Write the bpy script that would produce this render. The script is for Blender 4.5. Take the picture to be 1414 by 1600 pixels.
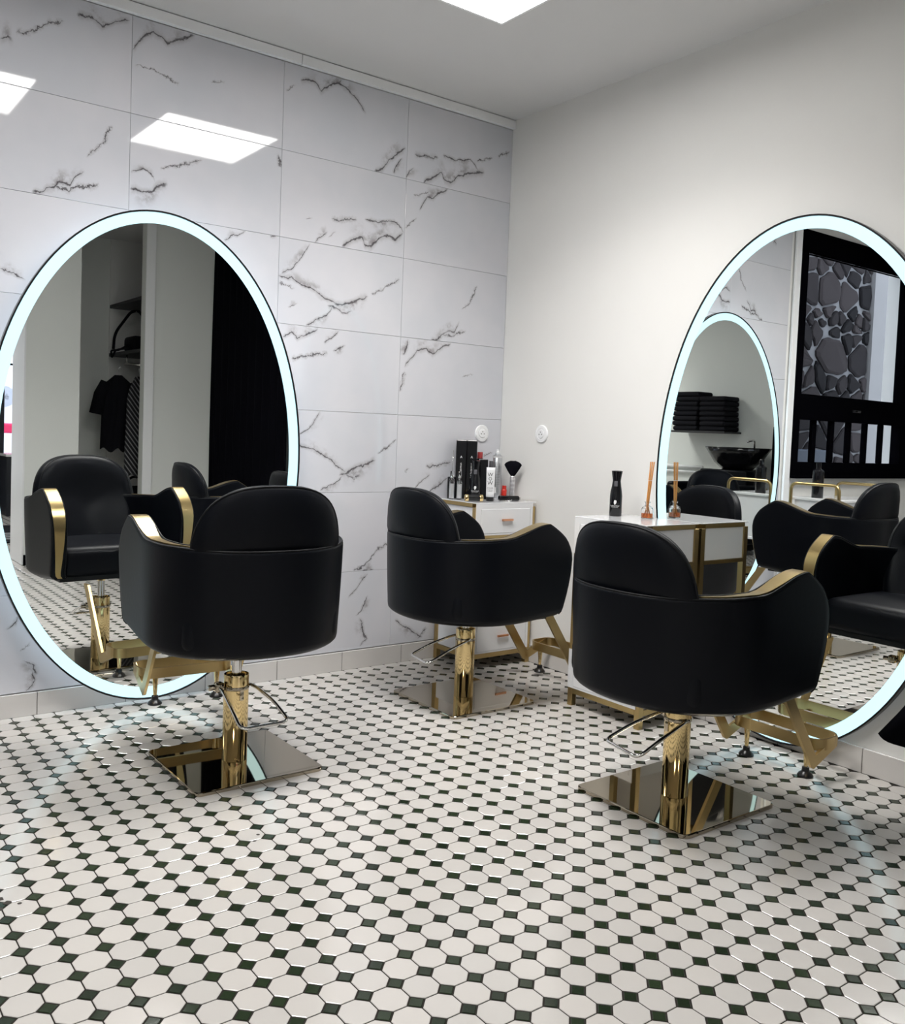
import bpy, bmesh, math, random
from mathutils import Vector, Matrix

for o in list(bpy.data.objects):
    bpy.data.objects.remove(o, do_unlink=True)
S = bpy.context.scene
COL = S.collection
random.seed(11)
PI = math.pi

# ------------------------------------------------------------------ camera
CAM = Vector((-2.8506, -3.4063, 1.0524))
YAW, PIT, ROL = 0.64605, -0.04977, 0.03872
F_PX, U0, V0 = 1425.23, 706.94, 746.30
fwd = Vector((math.sin(YAW)*math.cos(PIT), math.cos(YAW)*math.cos(PIT), math.sin(PIT)))
rgt = Vector((math.cos(YAW), -math.sin(YAW), 0))
upv = rgt.cross(fwd)
cr, sr = math.cos(ROL), math.sin(ROL)
cam_r = rgt*cr + upv*sr
cam_u = -rgt*sr + upv*cr
cd = bpy.data.cameras.new('camera')
cam = bpy.data.objects.new('camera', cd)
COL.objects.link(cam)
m3 = Matrix((cam_r, cam_u, -fwd)).transposed()
cam.matrix_world = Matrix.Translation(CAM) @ m3.to_4x4()
cd.sensor_fit = 'HORIZONTAL'
cd.sensor_width = 36.0
cd.lens = F_PX/1414*36.0
cd.shift_x = (707-U0)/1414
cd.shift_y = (V0-800)/1414
cd.clip_start = 0.02
S.camera = cam

# ------------------------------------------------------------------ world, exposure
w = bpy.data.worlds.new('world')
S.world = w
w.use_nodes = True
bgn = w.node_tree.nodes['Background']
bgn.inputs[0].default_value = (0.80, 0.88, 1.0, 1)
bgn.inputs[1].default_value = 2.6
S.view_settings.view_transform = 'Standard'
S.view_settings.look = 'None'
S.view_settings.exposure = 0.0
S.view_settings.gamma = 1.0
S.view_settings.use_curve_mapping = False
PANEL_POWER = 15.0
AREA_POWER = 18.0
LED_POWER = 1.5
BACKLED_POWER = 16.0

# ------------------------------------------------------------------ materials
MATS = {}
def mat(name, col, rough=0.5, metal=0.0, spec=0.5, emit=None, estr=0.0, coat=0.0, bump=None, trans=0.0, ior=1.45, var=0.0):
    if name in MATS: return MATS[name]
    m = bpy.data.materials.new(name); m.use_nodes = True
    nt = m.node_tree; b = nt.nodes['Principled BSDF']
    b.inputs['Base Color'].default_value = (*col, 1)
    b.inputs['Roughness'].default_value = rough
    b.inputs['Metallic'].default_value = metal
    b.inputs['Specular IOR Level'].default_value = spec
    b.inputs['IOR'].default_value = ior
    b.inputs['Transmission Weight'].default_value = trans
    b.inputs['Coat Weight'].default_value = coat
    b.inputs['Coat Roughness'].default_value = 0.05
    if emit:
        b.inputs['Emission Color'].default_value = (*emit, 1)
        b.inputs['Emission Strength'].default_value = estr
    if var > 0:      # slight mottling of the base colour
        n = nt.nodes.new('ShaderNodeTexNoise'); n.inputs['Scale'].default_value = 6
        tc = nt.nodes.new('ShaderNodeTexCoord'); nt.links.new(tc.outputs['Object'], n.inputs['Vector'])
        mx = nt.nodes.new('ShaderNodeMix'); mx.data_type = 'RGBA'
        mx.inputs[6].default_value = (*[c*(1-var) for c in col], 1)
        mx.inputs[7].default_value = (*[min(1, c*(1+var)) for c in col], 1)
        nt.links.new(n.outputs['Fac'], mx.inputs[0]); nt.links.new(mx.outputs[2], b.inputs['Base Color'])
    if bump:
        sc, st = bump
        n = nt.nodes.new('ShaderNodeTexNoise'); n.inputs['Scale'].default_value = sc; n.inputs['Detail'].default_value = 4
        tc = nt.nodes.new('ShaderNodeTexCoord'); nt.links.new(tc.outputs['Object'], n.inputs['Vector'])
        bp = nt.nodes.new('ShaderNodeBump'); bp.inputs['Strength'].default_value = st; bp.inputs['Distance'].default_value = 0.002
        nt.links.new(n.outputs['Fac'], bp.inputs['Height']); nt.links.new(bp.outputs['Normal'], b.inputs['Normal'])
    MATS[name] = m
    return m

M_LEATHER = mat('black_leatherette', (0.0030, 0.0038, 0.0062), 0.42, spec=0.16, bump=(60, 0.10))
M_PIPING = mat('black_piping', (0.004, 0.0045, 0.006), 0.5, spec=0.3)
M_GOLD = mat('brushed_gold', (0.50, 0.37, 0.17), 0.30, 1.0)
M_GOLDP = mat('polished_gold', (0.78, 0.60, 0.30), 0.07, 1.0)
M_PLATE = mat('polished_bronze_plate', (0.42, 0.37, 0.29), 0.03, 1.0)
M_CHROME = mat('chrome', (0.75, 0.74, 0.72), 0.10, 1.0)
M_BLACKP = mat('black_plastic', (0.008, 0.008, 0.009), 0.3)
M_WALL = mat('warm_white_paint', (0.80, 0.795, 0.775), 0.6, spec=0.25, var=0.012)
M_GREY = mat('grey_white_paint', (0.80, 0.82, 0.79), 0.6, spec=0.25, var=0.012)
M_CEIL = mat('ceiling_paint', (0.74, 0.74, 0.74), 0.7, spec=0.2, var=0.01)
M_TRIM = mat('white_gloss_trim', (0.88, 0.89, 0.90), 0.3)
M_BASEB = mat('baseboard_tile', (0.62, 0.60, 0.58), 0.22, var=0.03)
M_MIRROR = mat('mirror_glass', (0.90, 0.92, 0.91), 0.0, 1.0)
M_LED = mat('mirror_led_band', (0.1, 0.15, 0.16), 0.3, emit=(0.49, 0.73, 0.80), estr=LED_POWER)
M_BACKLED = mat('mirror_back_led', (0.7, 0.9, 0.95), 0.3, emit=(0.75, 0.90, 1.0), estr=BACKLED_POWER)
M_RIM = mat('mirror_rim', (0.03, 0.028, 0.03), 0.25, 0.8)
M_PANEL = mat('led_panel_diffuser', (0.9, 0.9, 0.9), 0.4, emit=(1.0, 0.975, 0.95), estr=PANEL_POWER)
M_WHITE = mat('white_lacquer', (0.80, 0.81, 0.83), 0.12, coat=0.3)
M_BLACKF = mat('black_window_frame', (0.002, 0.002, 0.003), 0.6, spec=0.0)
M_VELVET = mat('black_curtain_cloth', (0.004, 0.004, 0.007), 0.9, spec=0.1)
M_BCLOTH = mat('black_cloth', (0.008, 0.008, 0.011), 0.85, spec=0.15, bump=(120, 0.3))
M_SHELF = mat('dark_shelf_board', (0.03, 0.03, 0.033), 0.5)
M_GLASS = mat('clear_glass', (1, 1, 1), 0.0, trans=1.0, ior=1.45)
M_ROSE = mat('rose_gold', (0.80, 0.42, 0.26), 0.22, 1.0)

def link(nt, a, b): nt.links.new(a, b)

def mat_tile(name, col, rough, amt, bumpy=0.0, spec=0.5):
    m = bpy.data.materials.new(name); m.use_nodes = True
    nt = m.node_tree; b = nt.nodes['Principled BSDF']
    g = nt.nodes.new('ShaderNodeNewGeometry'); oi = nt.nodes.new('ShaderNodeObjectInfo')
    ad = nt.nodes.new('ShaderNodeMath'); ad.operation = 'ADD'
    fr = nt.nodes.new('ShaderNodeMath'); fr.operation = 'FRACT'
    link(nt, g.outputs['Random Per Island'], ad.inputs[0]); link(nt, oi.outputs['Random'], ad.inputs[1])
    link(nt, ad.outputs[0], fr.inputs[0])
    cr_ = nt.nodes.new('ShaderNodeValToRGB')
    e = cr_.color_ramp.elements
    e[0].position = 0; e[0].color = (col[0]*(1-amt), col[1]*(1-amt), col[2]*(1-amt), 1)
    e[1].position = 1; e[1].color = (min(1, col[0]*(1+amt)), min(1, col[1]*(1+amt*0.7)), min(1, col[2]*(1+amt*0.5)), 1)
    link(nt, fr.outputs[0], cr_.inputs[0])
    link(nt, cr_.outputs[0], b.inputs['Base Color'])
    b.inputs['Roughness'].default_value = rough; b.inputs['Specular IOR Level'].default_value = spec
    n = nt.nodes.new('ShaderNodeTexNoise'); n.inputs['Scale'].default_value = 35
    gp = nt.nodes.new('ShaderNodeNewGeometry'); link(nt, gp.outputs['Position'], n.inputs['Vector'])
    bp = nt.nodes.new('ShaderNodeBump'); bp.inputs['Strength'].default_value = 0.12+bumpy; bp.inputs['Distance'].default_value = 0.001
    link(nt, n.outputs['Fac'], bp.inputs['Height']); link(nt, bp.outputs['Normal'], b.inputs['Normal'])
    return m
M_OCT = mat_tile('white_octagon_tile', (0.590, 0.57, 0.545), 0.14, 0.04, 0.0, 0.9)
M_CAB = mat_tile('dark_green_inset_tile', (0.020, 0.034, 0.018), 0.16, 0.35, 0.1)
M_GROUT = mat('grey_grout', (0.030, 0.027, 0.024), 0.9, spec=0.1, var=0.2)

# ------------------------------------------------------------------ mesh helpers
def finish(name, bm, m, parent=None, smooth=False, loc=None, rot=None):
    bm.normal_update()
    me = bpy.data.meshes.new(name); bm.to_mesh(me); bm.free()
    if smooth:
        for p in me.polygons: p.use_smooth = True
    return mk(name, me, m, parent, loc, rot)
def mk(name, me, m=None, parent=None, loc=None, rot=None):
    if m is not None and len(me.materials) == 0: me.materials.append(m)
    o = bpy.data.objects.new(name, me); COL.objects.link(o)
    if parent is not None: o.parent = parent
    if loc is not None: o.location = loc
    if rot is not None: o.rotation_euler = rot
    return o
def tag(o, label=None, cat=None, group=None, kind=None):
    if label: o['label'] = label
    if cat: o['category'] = cat
    if group: o['group'] = group
    if kind: o['kind'] = kind
    return o
def empty(name, loc, rz=0.0, label=None, cat=None, group=None):
    o = bpy.data.objects.new(name, None); COL.objects.link(o)
    o.empty_display_size = 0.05
    o.location = loc; o.rotation_euler = (0, 0, rz)
    return tag(o, label, cat, group)
def box(bm, x0, x1, y0, y1, z0, z1):
    vs = [bm.verts.new(p) for p in ((x0,y0,z0),(x1,y0,z0),(x1,y1,z0),(x0,y1,z0),(x0,y0,z1),(x1,y0,z1),(x1,y1,z1),(x0,y1,z1))]
    for f in ((0,3,2,1),(4,5,6,7),(0,1,5,4),(1,2,6,5),(2,3,7,6),(3,0,4,7)):
        bm.faces.new([vs[i] for i in f])
    return vs
def bevel(bm, w_, seg=2, ang=0.6):
    bm.normal_update()
    es = [e for e in bm.edges if len(e.link_faces) == 2 and e.calc_face_angle(0) > ang]
    if es: bmesh.ops.bevel(bm, geom=es, offset=w_, segments=seg, affect='EDGES', profile=0.5, clamp_overlap=True)
def boxo(name, x0, x1, y0, y1, z0, z1, m, parent=None, bev=0.0, seg=2, smooth=False):
    bm = bmesh.new(); box(bm, x0, x1, y0, y1, z0, z1)
    if bev: bevel(bm, bev, seg)
    return finish(name, bm, m, parent, smooth)
def lathe(bm, prof, n=24, cx=0, cy=0, cap=True):
    rings = []
    for r, z in prof:
        rings.append([bm.verts.new((cx+r*math.cos(2*PI*k/n), cy+r*math.sin(2*PI*k/n), z)) for k in range(n)])
    for a, b in zip(rings, rings[1:]):
        for k in range(n):
            bm.faces.new((a[k], a[(k+1) % n], b[(k+1) % n], b[k]))
    if cap:
        bm.faces.new(list(reversed(rings[0]))); bm.faces.new(rings[-1])
def latheo(name, prof, m, parent=None, n=24, cx=0, cy=0, sharp=0.7):
    bm = bmesh.new(); lathe(bm, prof, n, cx, cy)
    o = finish(name, bm, m, parent, True)
    shade_auto(o, sharp); return o
def shade_auto(o, ang=0.7):
    me = o.data
    bm = bmesh.new(); bm.from_mesh(me)
    for e in bm.edges:
        if len(e.link_faces) == 2 and e.calc_face_angle(0) > ang: e.smooth = False
    bm.to_mesh(me); bm.free()
def tube(bm, pts, r, n=8, closed=False):
    pts = [Vector(p) for p in pts]; N = len(pts)
    rings = []; prev = None
    for i, p in enumerate(pts):
        if closed: t = (pts[(i+1) % N]-pts[i-1]).normalized()
        else: t = (pts[min(i+1, N-1)]-pts[max(i-1, 0)]).normalized()
        if prev is None:
            a = Vector((0, 0, 1)) if abs(t.z) < 0.9 else Vector((1, 0, 0))
            nrm = t.cross(a).normalized()
        else:
            nrm = (prev-t*prev.dot(t)).normalized()
        prev = nrm; bn = t.cross(nrm)
        rr = r[i] if isinstance(r, (list, tuple)) else r
        rings.append([bm.verts.new(p+(nrm*math.cos(2*PI*k/n)+bn*math.sin(2*PI*k/n))*rr) for k in range(n)])
    M_ = N if closed else N-1
    for i in range(M_):
        a, b = rings[i], rings[(i+1) % N]
        for k in range(n): bm.faces.new((a[k], a[(k+1) % n], b[(k+1) % n], b[k]))
    if not closed:
        bm.faces.new(list(reversed(rings[0]))); bm.faces.new(rings[-1])
    bmesh.ops.recalc_face_normals(bm, faces=bm.faces)
def tubeo(name, pts, r, m, parent=None, n=8, closed=False):
    bm = bmesh.new(); tube(bm, pts, r, n, closed); return finish(name, bm, m, parent, True)
def smoothpts(pts, r, seg=6):
    """polyline with rounded corners (radius r)"""
    P = [Vector(p) for p in pts]; out = [P[0]]
    for a, b, c in zip(P, P[1:], P[2:]):
        d1 = (a-b); d2 = (c-b); rr = min(r, d1.length*0.49, d2.length*0.49)
        s = b+d1.normalized()*rr; e = b+d2.normalized()*rr
        for k in range(seg+1):
            t = k/seg; out.append(s*(1-t)**2+b*2*t*(1-t)+e*t*t)
    out.append(P[-1]); return out
def strip(bm, pts, width_dir, hw, th):
    """flat bar: path pts, half width hw along width_dir, thickness th across"""
    pts = [Vector(p) for p in pts]; wd = Vector(width_dir).normalized(); rings = []
    N = len(pts)
    for i, p in enumerate(pts):
        t = (pts[min(i+1, N-1)]-pts[max(i-1, 0)]).normalized()
        nn = t.cross(wd).normalized(); h = hw[i] if isinstance(hw, (list, tuple)) else hw
        rings.append([bm.verts.new(p+wd*h*a+nn*th*0.5*b) for a, b in ((-1,-1),(1,-1),(1,1),(-1,1))])
    for a, b in zip(rings, rings[1:]):
        for k in range(4): bm.faces.new((a[k], a[(k+1) % 4], b[(k+1) % 4], b[k]))
    bm.faces.new(rings[0]); bm.faces.new(rings[-1])
    bmesh.ops.recalc_face_normals(bm, faces=bm.faces)
def text(name, body, size, m, parent, loc, rot, spacing=1.0, align='CENTER', extrude=0.0001):
    c = bpy.data.curves.new(name, 'FONT'); c.body = body; c.size = size; c.align_x = align; c.align_y = 'CENTER'
    c.extrude = extrude; c.space_character = spacing; c.space_line = 0.85
    t = bpy.data.objects.new(name, c)
    COL.objects.link(t)
    dg = bpy.context.evaluated_depsgraph_get(); dg.update()
    me = bpy.data.meshes.new_from_object(t.evaluated_get(dg))
    bpy.data.objects.remove(t)
    me.materials.clear()
    return mk(name, me, m, parent, loc, rot)
def setkids(o, pts): pass

# ------------------------------------------------------------------ room setting
ZC = 2.545          # ceiling height
XW, YS = -5.2, -8.6 # west wall, south (street) front
def structure(o): o['kind'] = 'structure'; return o

floor = boxo('floor', XW-0.2, 0.2, YS-0.1, 0.3, -0.10, -0.0016, M_GROUT); structure(floor)
ceiling = boxo('ceiling', XW-0.2, 0.2, YS-0.1, 0.3, ZC, ZC+0.12, M_CEIL); structure(ceiling)
wall_right = boxo('wall_right', 0.0, 0.2, YS-0.1, 0.0, 0.0, ZC, M_WALL); structure(wall_right)
wall_west = boxo('wall_west', XW-0.2, XW, YS-0.1, 0.3, 0.0, ZC, M_GREY); structure(wall_west)

# back (left-hand) wall with the window opening
bm = bmesh.new()
box(bm, -2.445, 0.2, 0.009, 0.28, 0, ZC)
box(bm, -2.50, -2.445, 0.0, 0.28, 0, ZC)
box(bm, XW, -4.12, 0.0, 0.28, 0, ZC)
box(bm, -4.12, -2.50, 0.0, 0.28, 0, 0.84)
box(bm, -4.12, -2.50, 0.0, 0.28, 2.44, ZC)
wall_left = structure(finish('wall_left', bm, M_WALL))
trim_1 = structure(boxo('trim_1', -2.492, -2.432, -0.014, -0.0005, 0.084, ZC-0.042, M_TRIM, bev=0.002))
# ceiling strip over the marble, two lengths that meet
t2 = structure(boxo('trim_2', -2.43, -1.134, -0.022, -0.0005, 2.504, 2.5415, M_TRIM, bev=0.0015))
t3 = structure(boxo('trim_3', -1.131, -0.001, -0.022, -0.0005, 2.504, 2.5415, M_TRIM, bev=0.0015))

# marble tiles -------------------------------------------------------------
TW, TH, TZ0 = 0.6, 0.34567, 0.0833
VEINS={(3, 1): [([(0.361, 0.502), (0.427, 0.535), (0.484, 0.613), (0.527, 0.678), (0.613, 0.734)],1, 0), ([(0.682, 0.845), (0.771, 0.859), (0.826, 0.792), (0.899, 0.88), (0.988, 0.952)],1.2, 1), ([(0.28, 0.408), (0.319, 0.439), (0.346, 0.404)],1.5, 1)],(3, 2): [([(0.457, 0.004), (0.508, 0.021), (0.531, 0.072), (0.576, 0.093), (0.6, 0.158), (0.663, 0.16), (0.691, 0.24), (0.74, 0.308)],1.2, 1), ([(0.576, 0.1), (0.657, 0.094), (0.699, 0.146), (0.825, 0.188)],1, 0), ([(0.753, 0.454), (0.803, 0.562), (0.85, 0.645), (0.867, 0.761), (0.889, 0.828)],0.8, 0)],(3, 3): [([(0.296, 0.233), (0.346, 0.208), (0.43, 0.14)],0.8, 1)],(2, 1): [([(0.003, 0.634), (0.033, 0.727), (0.081, 0.836), (0.127, 0.892), (0.175, 0.862), (0.215, 0.829), (0.326, 0.924), (0.386, 0.988)],1.5, 1), ([(0.02, 0.498), (0.112, 0.515), (0.22, 0.457), (0.292, 0.436)],0.4, 0), ([(0.497, 0.561), (0.591, 0.568)],0.4, 0)],(2, 2): [([(0.005, 0.215), (0.039, 0.239), (0.078, 0.212), (0.14, 0.252), (0.167, 0.308), (0.235, 0.337)],1.6, -1), ([(0.01, 0.402), (0.087, 0.455), (0.146, 0.402), (0.159, 0.319)],0.7, 1), ([(0.185, 0.496), (0.325, 0.579), (0.452, 0.673)],0.7, 0), ([(0.969, 0.938), (0.989, 0.873), (0.996, 0.787)],1.2, 0)],(2, 3): [([(0.61, 0.853), (0.679, 0.929), (0.762, 0.995)],0.7, 1), ([(0.931, 0.984), (0.986, 1.058)],0.9, 1)],(1, 1): [([(0.016, 0.685), (0.086, 0.766)],0.4, 0), ([(0.122, 0.841), (0.18, 0.86), (0.234, 0.854), (0.279, 0.785), (0.342, 0.88), (0.416, 0.935), (0.494, 0.871), (0.574, 0.806), (0.64, 0.672)],1.3, 1), ([(0.416, 0.935), (0.44, 0.999)],0.8, 0), ([(0.725, -0.004), (0.794, 0.06), (0.84, 0.179), (0.92, 0.287), (0.986, 0.367)],1.6, 1), ([(0.893, 0.023), (0.907, 0.139), (0.955, 0.252)],1, 1)],(1, 2): [([(0.192, 0.259), (0.241, 0.28)],0.5, 0), ([(0.39, 0.317), (0.451, 0.319), (0.527, 0.357), (0.595, 0.362)],1.2, 0), ([(0.658, 0.396), (0.766, 0.388), (0.902, 0.451), (0.942, 0.415), (0.995, 0.325)],0.9, -1), ([(0.478, 0.004), (0.549, 0.092), (0.621, 0.166), (0.642, 0.172), (0.665, 0.084), (0.719, 0.083), (0.781, 0.194), (0.852, 0.237), (0.924, 0.225), (0.989, 0.316)],1.8, 1), ([(0.266, 0.008), (0.314, 0.097), (0.363, 0.156)],1, 1), ([(0.369, 0.09), (0.428, 0.175)],0.5, 1)],(1, 3): [([(0.022, 0.602), (0.097, 0.665), (0.162, 0.793), (0.232, 0.984)],1.1, 1), ([(-0.0, 0.553), (0.095, 0.552), (0.168, 0.486), (0.267, 0.447), (0.344, 0.357), (0.421, 0.326), (0.473, 0.298)],1.1, 1), ([(0.001, 0.479), (0.121, 0.431)],0.6, 0), ([(0.381, 0.272), (0.448, 0.254), (0.501, 0.202), (0.578, 0.232)],1, 1), ([(0.432, 0.297), (0.499, 0.303), (0.576, 0.349), (0.638, 0.409), (0.706, 0.455)],1.6, -1), ([(0.733, 0.484), (0.824, 0.567), (0.893, 0.655), (0.976, 0.722)],0.8, 0), ([(0.077, 0.197), (0.148, 0.256)],0.5, 1), ([(0.217, 0.012), (0.299, 0.088), (0.374, 0.155), (0.422, 0.265)],1, -1)],(1, 4): [([(0.045, 0.862), (0.112, 0.911), (0.152, 0.834), (0.229, 0.908), (0.312, 0.983)],1.2, 1), ([(0.36, 0.837), (0.43, 0.894), (0.48, 0.98)],0.8, 1), ([(0.113, 0.602), (0.234, 0.649), (0.333, 0.678), (0.393, 0.702)],1, 0), ([(0.433, 0.739), (0.535, 0.809)],0.7, -1)],(1, 5): [([(0.193, 0.696), (0.276, 0.793), (0.347, 0.992)],1, 1), ([(0.181, 0.588), (0.306, 0.523), (0.383, 0.463), (0.489, 0.34), (0.569, 0.253)],1, 1), ([(0.517, 0.221), (0.596, 0.254), (0.674, 0.319), (0.754, 0.376), (0.819, 0.41)],1.5, -1), ([(0.569, 0.237), (0.64, 0.174), (0.692, 0.23)],1, 0), ([(0.834, 0.508), (0.916, 0.568), (0.998, 0.687)],0.7, 0), ([(0.366, 0.04), (0.468, 0.102), (0.544, 0.197)],0.9, -1)],(1, 6): [([(0.655, 0.025), (0.73, 0.042), (0.783, 0.111), (0.863, 0.268), (0.962, 0.344)],1, 0), ([(0.732, -0.056), (0.786, -0.021), (0.835, 0.015)],1.2, 1)],(1, 7): [([(0.625, 0.671), (0.687, 0.777), (0.739, 0.894), (0.787, 0.962)],0.9, 1), ([(0.736, 0.03), (0.789, 0.119), (0.765, 0.231)],1, -1), ([(0.695, 0.432), (0.737, 0.483), (0.788, 0.682)],0.8, 1), ([(0.728, 0.402), (0.753, 0.275), (0.778, 0.121)],1.2, -1)],(0, 1): [([(0.066, 0.325), (0.135, 0.342), (0.205, 0.343), (0.281, 0.37)],1.2, 0), ([(0.322, 0.402), (0.443, 0.387), (0.584, 0.455), (0.629, 0.403), (0.67, 0.324)],0.9, -1), ([(0.15, -0.003), (0.247, 0.095), (0.316, 0.185), (0.348, 0.097), (0.409, 0.092), (0.467, 0.195), (0.558, 0.252), (0.633, 0.294), (0.727, 0.335)],1.8, 1), ([(-0.005, 0.01), (0.026, 0.101), (0.07, 0.165)],1, 1), ([(0.646, 0.469), (0.716, 0.494), (0.805, 0.543)],0.7, 0), ([(0.855, 0.596), (0.978, 0.701)],1, 0)],(0, 2): [([(0.124, 0.655), (0.134, 0.715), (0.195, 0.841), (0.253, 0.851), (0.323, 0.931), (0.382, 0.983)],1.3, 1), ([(0.068, 0.816), (0.159, 0.862), (0.216, 0.913)],0.6, 0), ([(0.016, 0.38), (0.054, 0.463), (0.104, 0.543)],0.8, 0)],(0, 3): [([(0.273, -0.004), (0.332, 0.022), (0.385, 0.09), (0.432, 0.149), (0.494, 0.15), (0.54, 0.286)],1.2, 1), ([(0.385, 0.09), (0.465, 0.077), (0.525, 0.139), (0.606, 0.169)],0.8, 0), ([(0.56, 0.453), (0.638, 0.58), (0.695, 0.807)],0.8, 0)],(0, 4): [([(0.028, 0.769), (0.059, 0.897), (0.069, 0.98)],1.3, -1), ([(0.043, 0.631), (0.114, 0.773), (0.153, 0.861), (0.234, 0.89), (0.296, 0.823), (0.377, 0.92), (0.467, 0.993)],1.3, 1), ([(0.005, 0.298), (0.026, 0.399), (0.044, 0.565)],1, 0), ([(0.585, 0.563), (0.699, 0.594)],0.3, 0)],(0, 5): [([(0.077, 0.274), (0.123, 0.3)],0.5, 0), ([(0.269, 0.335), (0.359, 0.345), (0.45, 0.381), (0.512, 0.399)],1.2, 0), ([(0.176, 0.056), (0.244, 0.157), (0.314, 0.234)],0.9, 1), ([(0.308, 0.003), (0.397, 0.071), (0.486, 0.2)],1, 1), ([(0.829, 0.494), (0.927, 0.533)],0.6, 0)],(0, 7): [([(0.038, 0.327), (0.104, 0.232), (0.207, 0.137), (0.299, 0.051)],1.2, -1), ([(0.252, 0.017), (0.286, 0.097), (0.344, 0.174)],0.9, 0)],(3, 7): [([(0.464, 0.003), (0.498, 0.054), (0.515, 0.116), (0.49, 0.215)],1, -1), ([(0.356, 0.659), (0.407, 0.728), (0.423, 0.791)],1, 1), ([(0.433, 0.424), (0.467, 0.469), (0.481, 0.513)],0.5, 0), ([(0.455, 0.328), (0.497, 0.266), (0.518, 0.169)],1.2, -1)],(3, 5): [([(0.309, 0.476), (0.335, 0.54)],0.5, 0)]}

def marble(idx, veins):
    m = bpy.data.materials.new('marble_print'); m.use_nodes = True
    nt = m.node_tree; b = nt.nodes['Principled BSDF']; N = nt.nodes.new
    def math_(op, a, c=None, clamp=False):
        n = N('ShaderNodeMath'); n.operation = op; n.use_clamp = clamp
        for i, v in enumerate((a, c)):
            if v is None: continue
            if isinstance(v, (int, float)): n.inputs[i].default_value = v
            else: link(nt, v, n.inputs[i])
        return n.outputs[0]
    def rng(v, a0, a1, b0, b1, smooth_=True):
        n = N('ShaderNodeMapRange'); n.interpolation_type = 'SMOOTHSTEP' if smooth_ else 'LINEAR'
        link(nt, v, n.inputs[0])
        for i, q in enumerate((a0, a1, b0, b1)): n.inputs[i+1].default_value = q
        return n.outputs[0]
    tc = N('ShaderNodeTexCoord'); sx = N('ShaderNodeSeparateXYZ'); link(nt, tc.outputs['Object'], sx.inputs[0])
    X = math_('DIVIDE', sx.outputs['X'], TW); Z = math_('DIVIDE', sx.outputs['Z'], TH)
    def noise(scale, detail, off, rough=0.6):
        mp = N('ShaderNodeMapping'); mp.inputs['Location'].default_value = (off, off*1.7, off*0.3)
        link(nt, tc.outputs['Object'], mp.inputs[0])
        n = N('ShaderNodeTexNoise'); n.inputs['Scale'].default_value = scale; n.inputs['Detail'].default_value = detail
        n.inputs['Roughness'].default_value = rough
        link(nt, mp.outputs[0], n.inputs['Vector']); return n.outputs['Fac']
    cloud = noise(3.0, 3, idx*3.1)
    jag = math_('MULTIPLY', math_('SUBTRACT', noise(42, 6, idx*2.3, 0.72), 0.5), 0.026)
    jag2 = math_('MULTIPLY', math_('SUBTRACT', noise(14, 3, idx*5.3), 0.5), 0.030)
    blot = noise(22, 5, idx*7.7, 0.65)
    core_all = None; smear_all = None
    for pts, wd, side in veins:
        us = [p[0] for p in pts]; vs = [p[1] for p in pts]
        ux = (max(us)-min(us))*TW; vz = (max(vs)-min(vs))*TH
        swap = vz > ux*1.05
        P = sorted([(p[1], p[0]) if swap else (p[0], p[1]) for p in pts])
        lo, hi = P[0][0], P[-1][0]
        A, B = (Z, X) if swap else (X, Z)
        scale_a = TH if swap else TW; scale_b = TW if swap else TH
        fc = N('ShaderNodeFloatCurve'); cv = fc.mapping.curves[0]
        fc.mapping.use_clip = False
        Q = [(min(1, max(0, a)), min(1, max(0, b_))) for a, b_ in P]
        clean = [Q[0]]
        for q in Q[1:]:
            if q[0]-clean[-1][0] > 0.012: clean.append(q)
        if len(clean) < 2: clean.append((clean[0][0]+0.02, clean[0][1]))
        while len(cv.points) < len(clean): cv.points.new(0.5, 0.5)
        for pt, q in zip(cv.points, clean): pt.location = q; pt.handle_type = 'VECTOR'
        fc.mapping.update()
        link(nt, A, fc.inputs['Value'])
        d = math_('MULTIPLY', math_('SUBTRACT', B, fc.outputs[0]), scale_b)
        d = math_('ADD', math_('ADD', d, jag), jag2 if side else jag)
        ad = math_('ABSOLUTE', d)
        e = 0.012/scale_a
        dom = math_('MULTIPLY', rng(A, lo-e*0.3, lo+e, 0, 1), rng(A, hi-e*1.5, hi+e*0.3, 1, 0))
        wcore = rng(blot, 0.35, 0.65, 0.35, 1.0)
        core = rng(math_('DIVIDE', ad, wcore), 0.0008*wd, 0.0056*wd, 0.9, 0.0)
        core = math_('MULTIPLY', core, dom)
        halo = rng(ad, 0.0, 0.016*wd, 0.45, 0.0)
        sm = math_('MULTIPLY', halo, dom)
        if side:
            ds = math_('MULTIPLY', d, float(side))
            s1 = rng(ds, 0.0, 0.046*wd, 0.95, 0.0); s0 = rng(ds, -0.002, 0.001, 0.0, 1.0)
            dom2 = math_('MULTIPLY', rng(A, lo, lo+(hi-lo)*0.45, 0, 1), rng(A, lo+(hi-lo)*0.55, hi, 1, 0))
            s2 = math_('MULTIPLY', math_('MULTIPLY', math_('MULTIPLY', s1, s0), dom2), rng(blot, 0.42, 0.62, 0.1, 1.0))
            sm = math_('MAXIMUM', sm, s2)
        core_all = core if core_all is None else math_('MAXIMUM', core_all, core)
        smear_all = sm if smear_all is None else math_('MAXIMUM', smear_all, sm)
    def mix(fac, a, c):
        n = N('ShaderNodeMix'); n.data_type = 'RGBA'
        if isinstance(fac, float): n.inputs[0].default_value = fac
        else: link(nt, fac, n.inputs[0])
        for i, v in ((6, a), (7, c)):
            if isinstance(v, tuple): n.inputs[i].default_value = (*v, 1)
            else: link(nt, v, n.inputs[i])
        return n.outputs[2]
    base = mix(rng(cloud, 0.3, 0.7, 0, 1), (0.60, 0.615, 0.66), (0.65, 0.65, 0.69))
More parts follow.
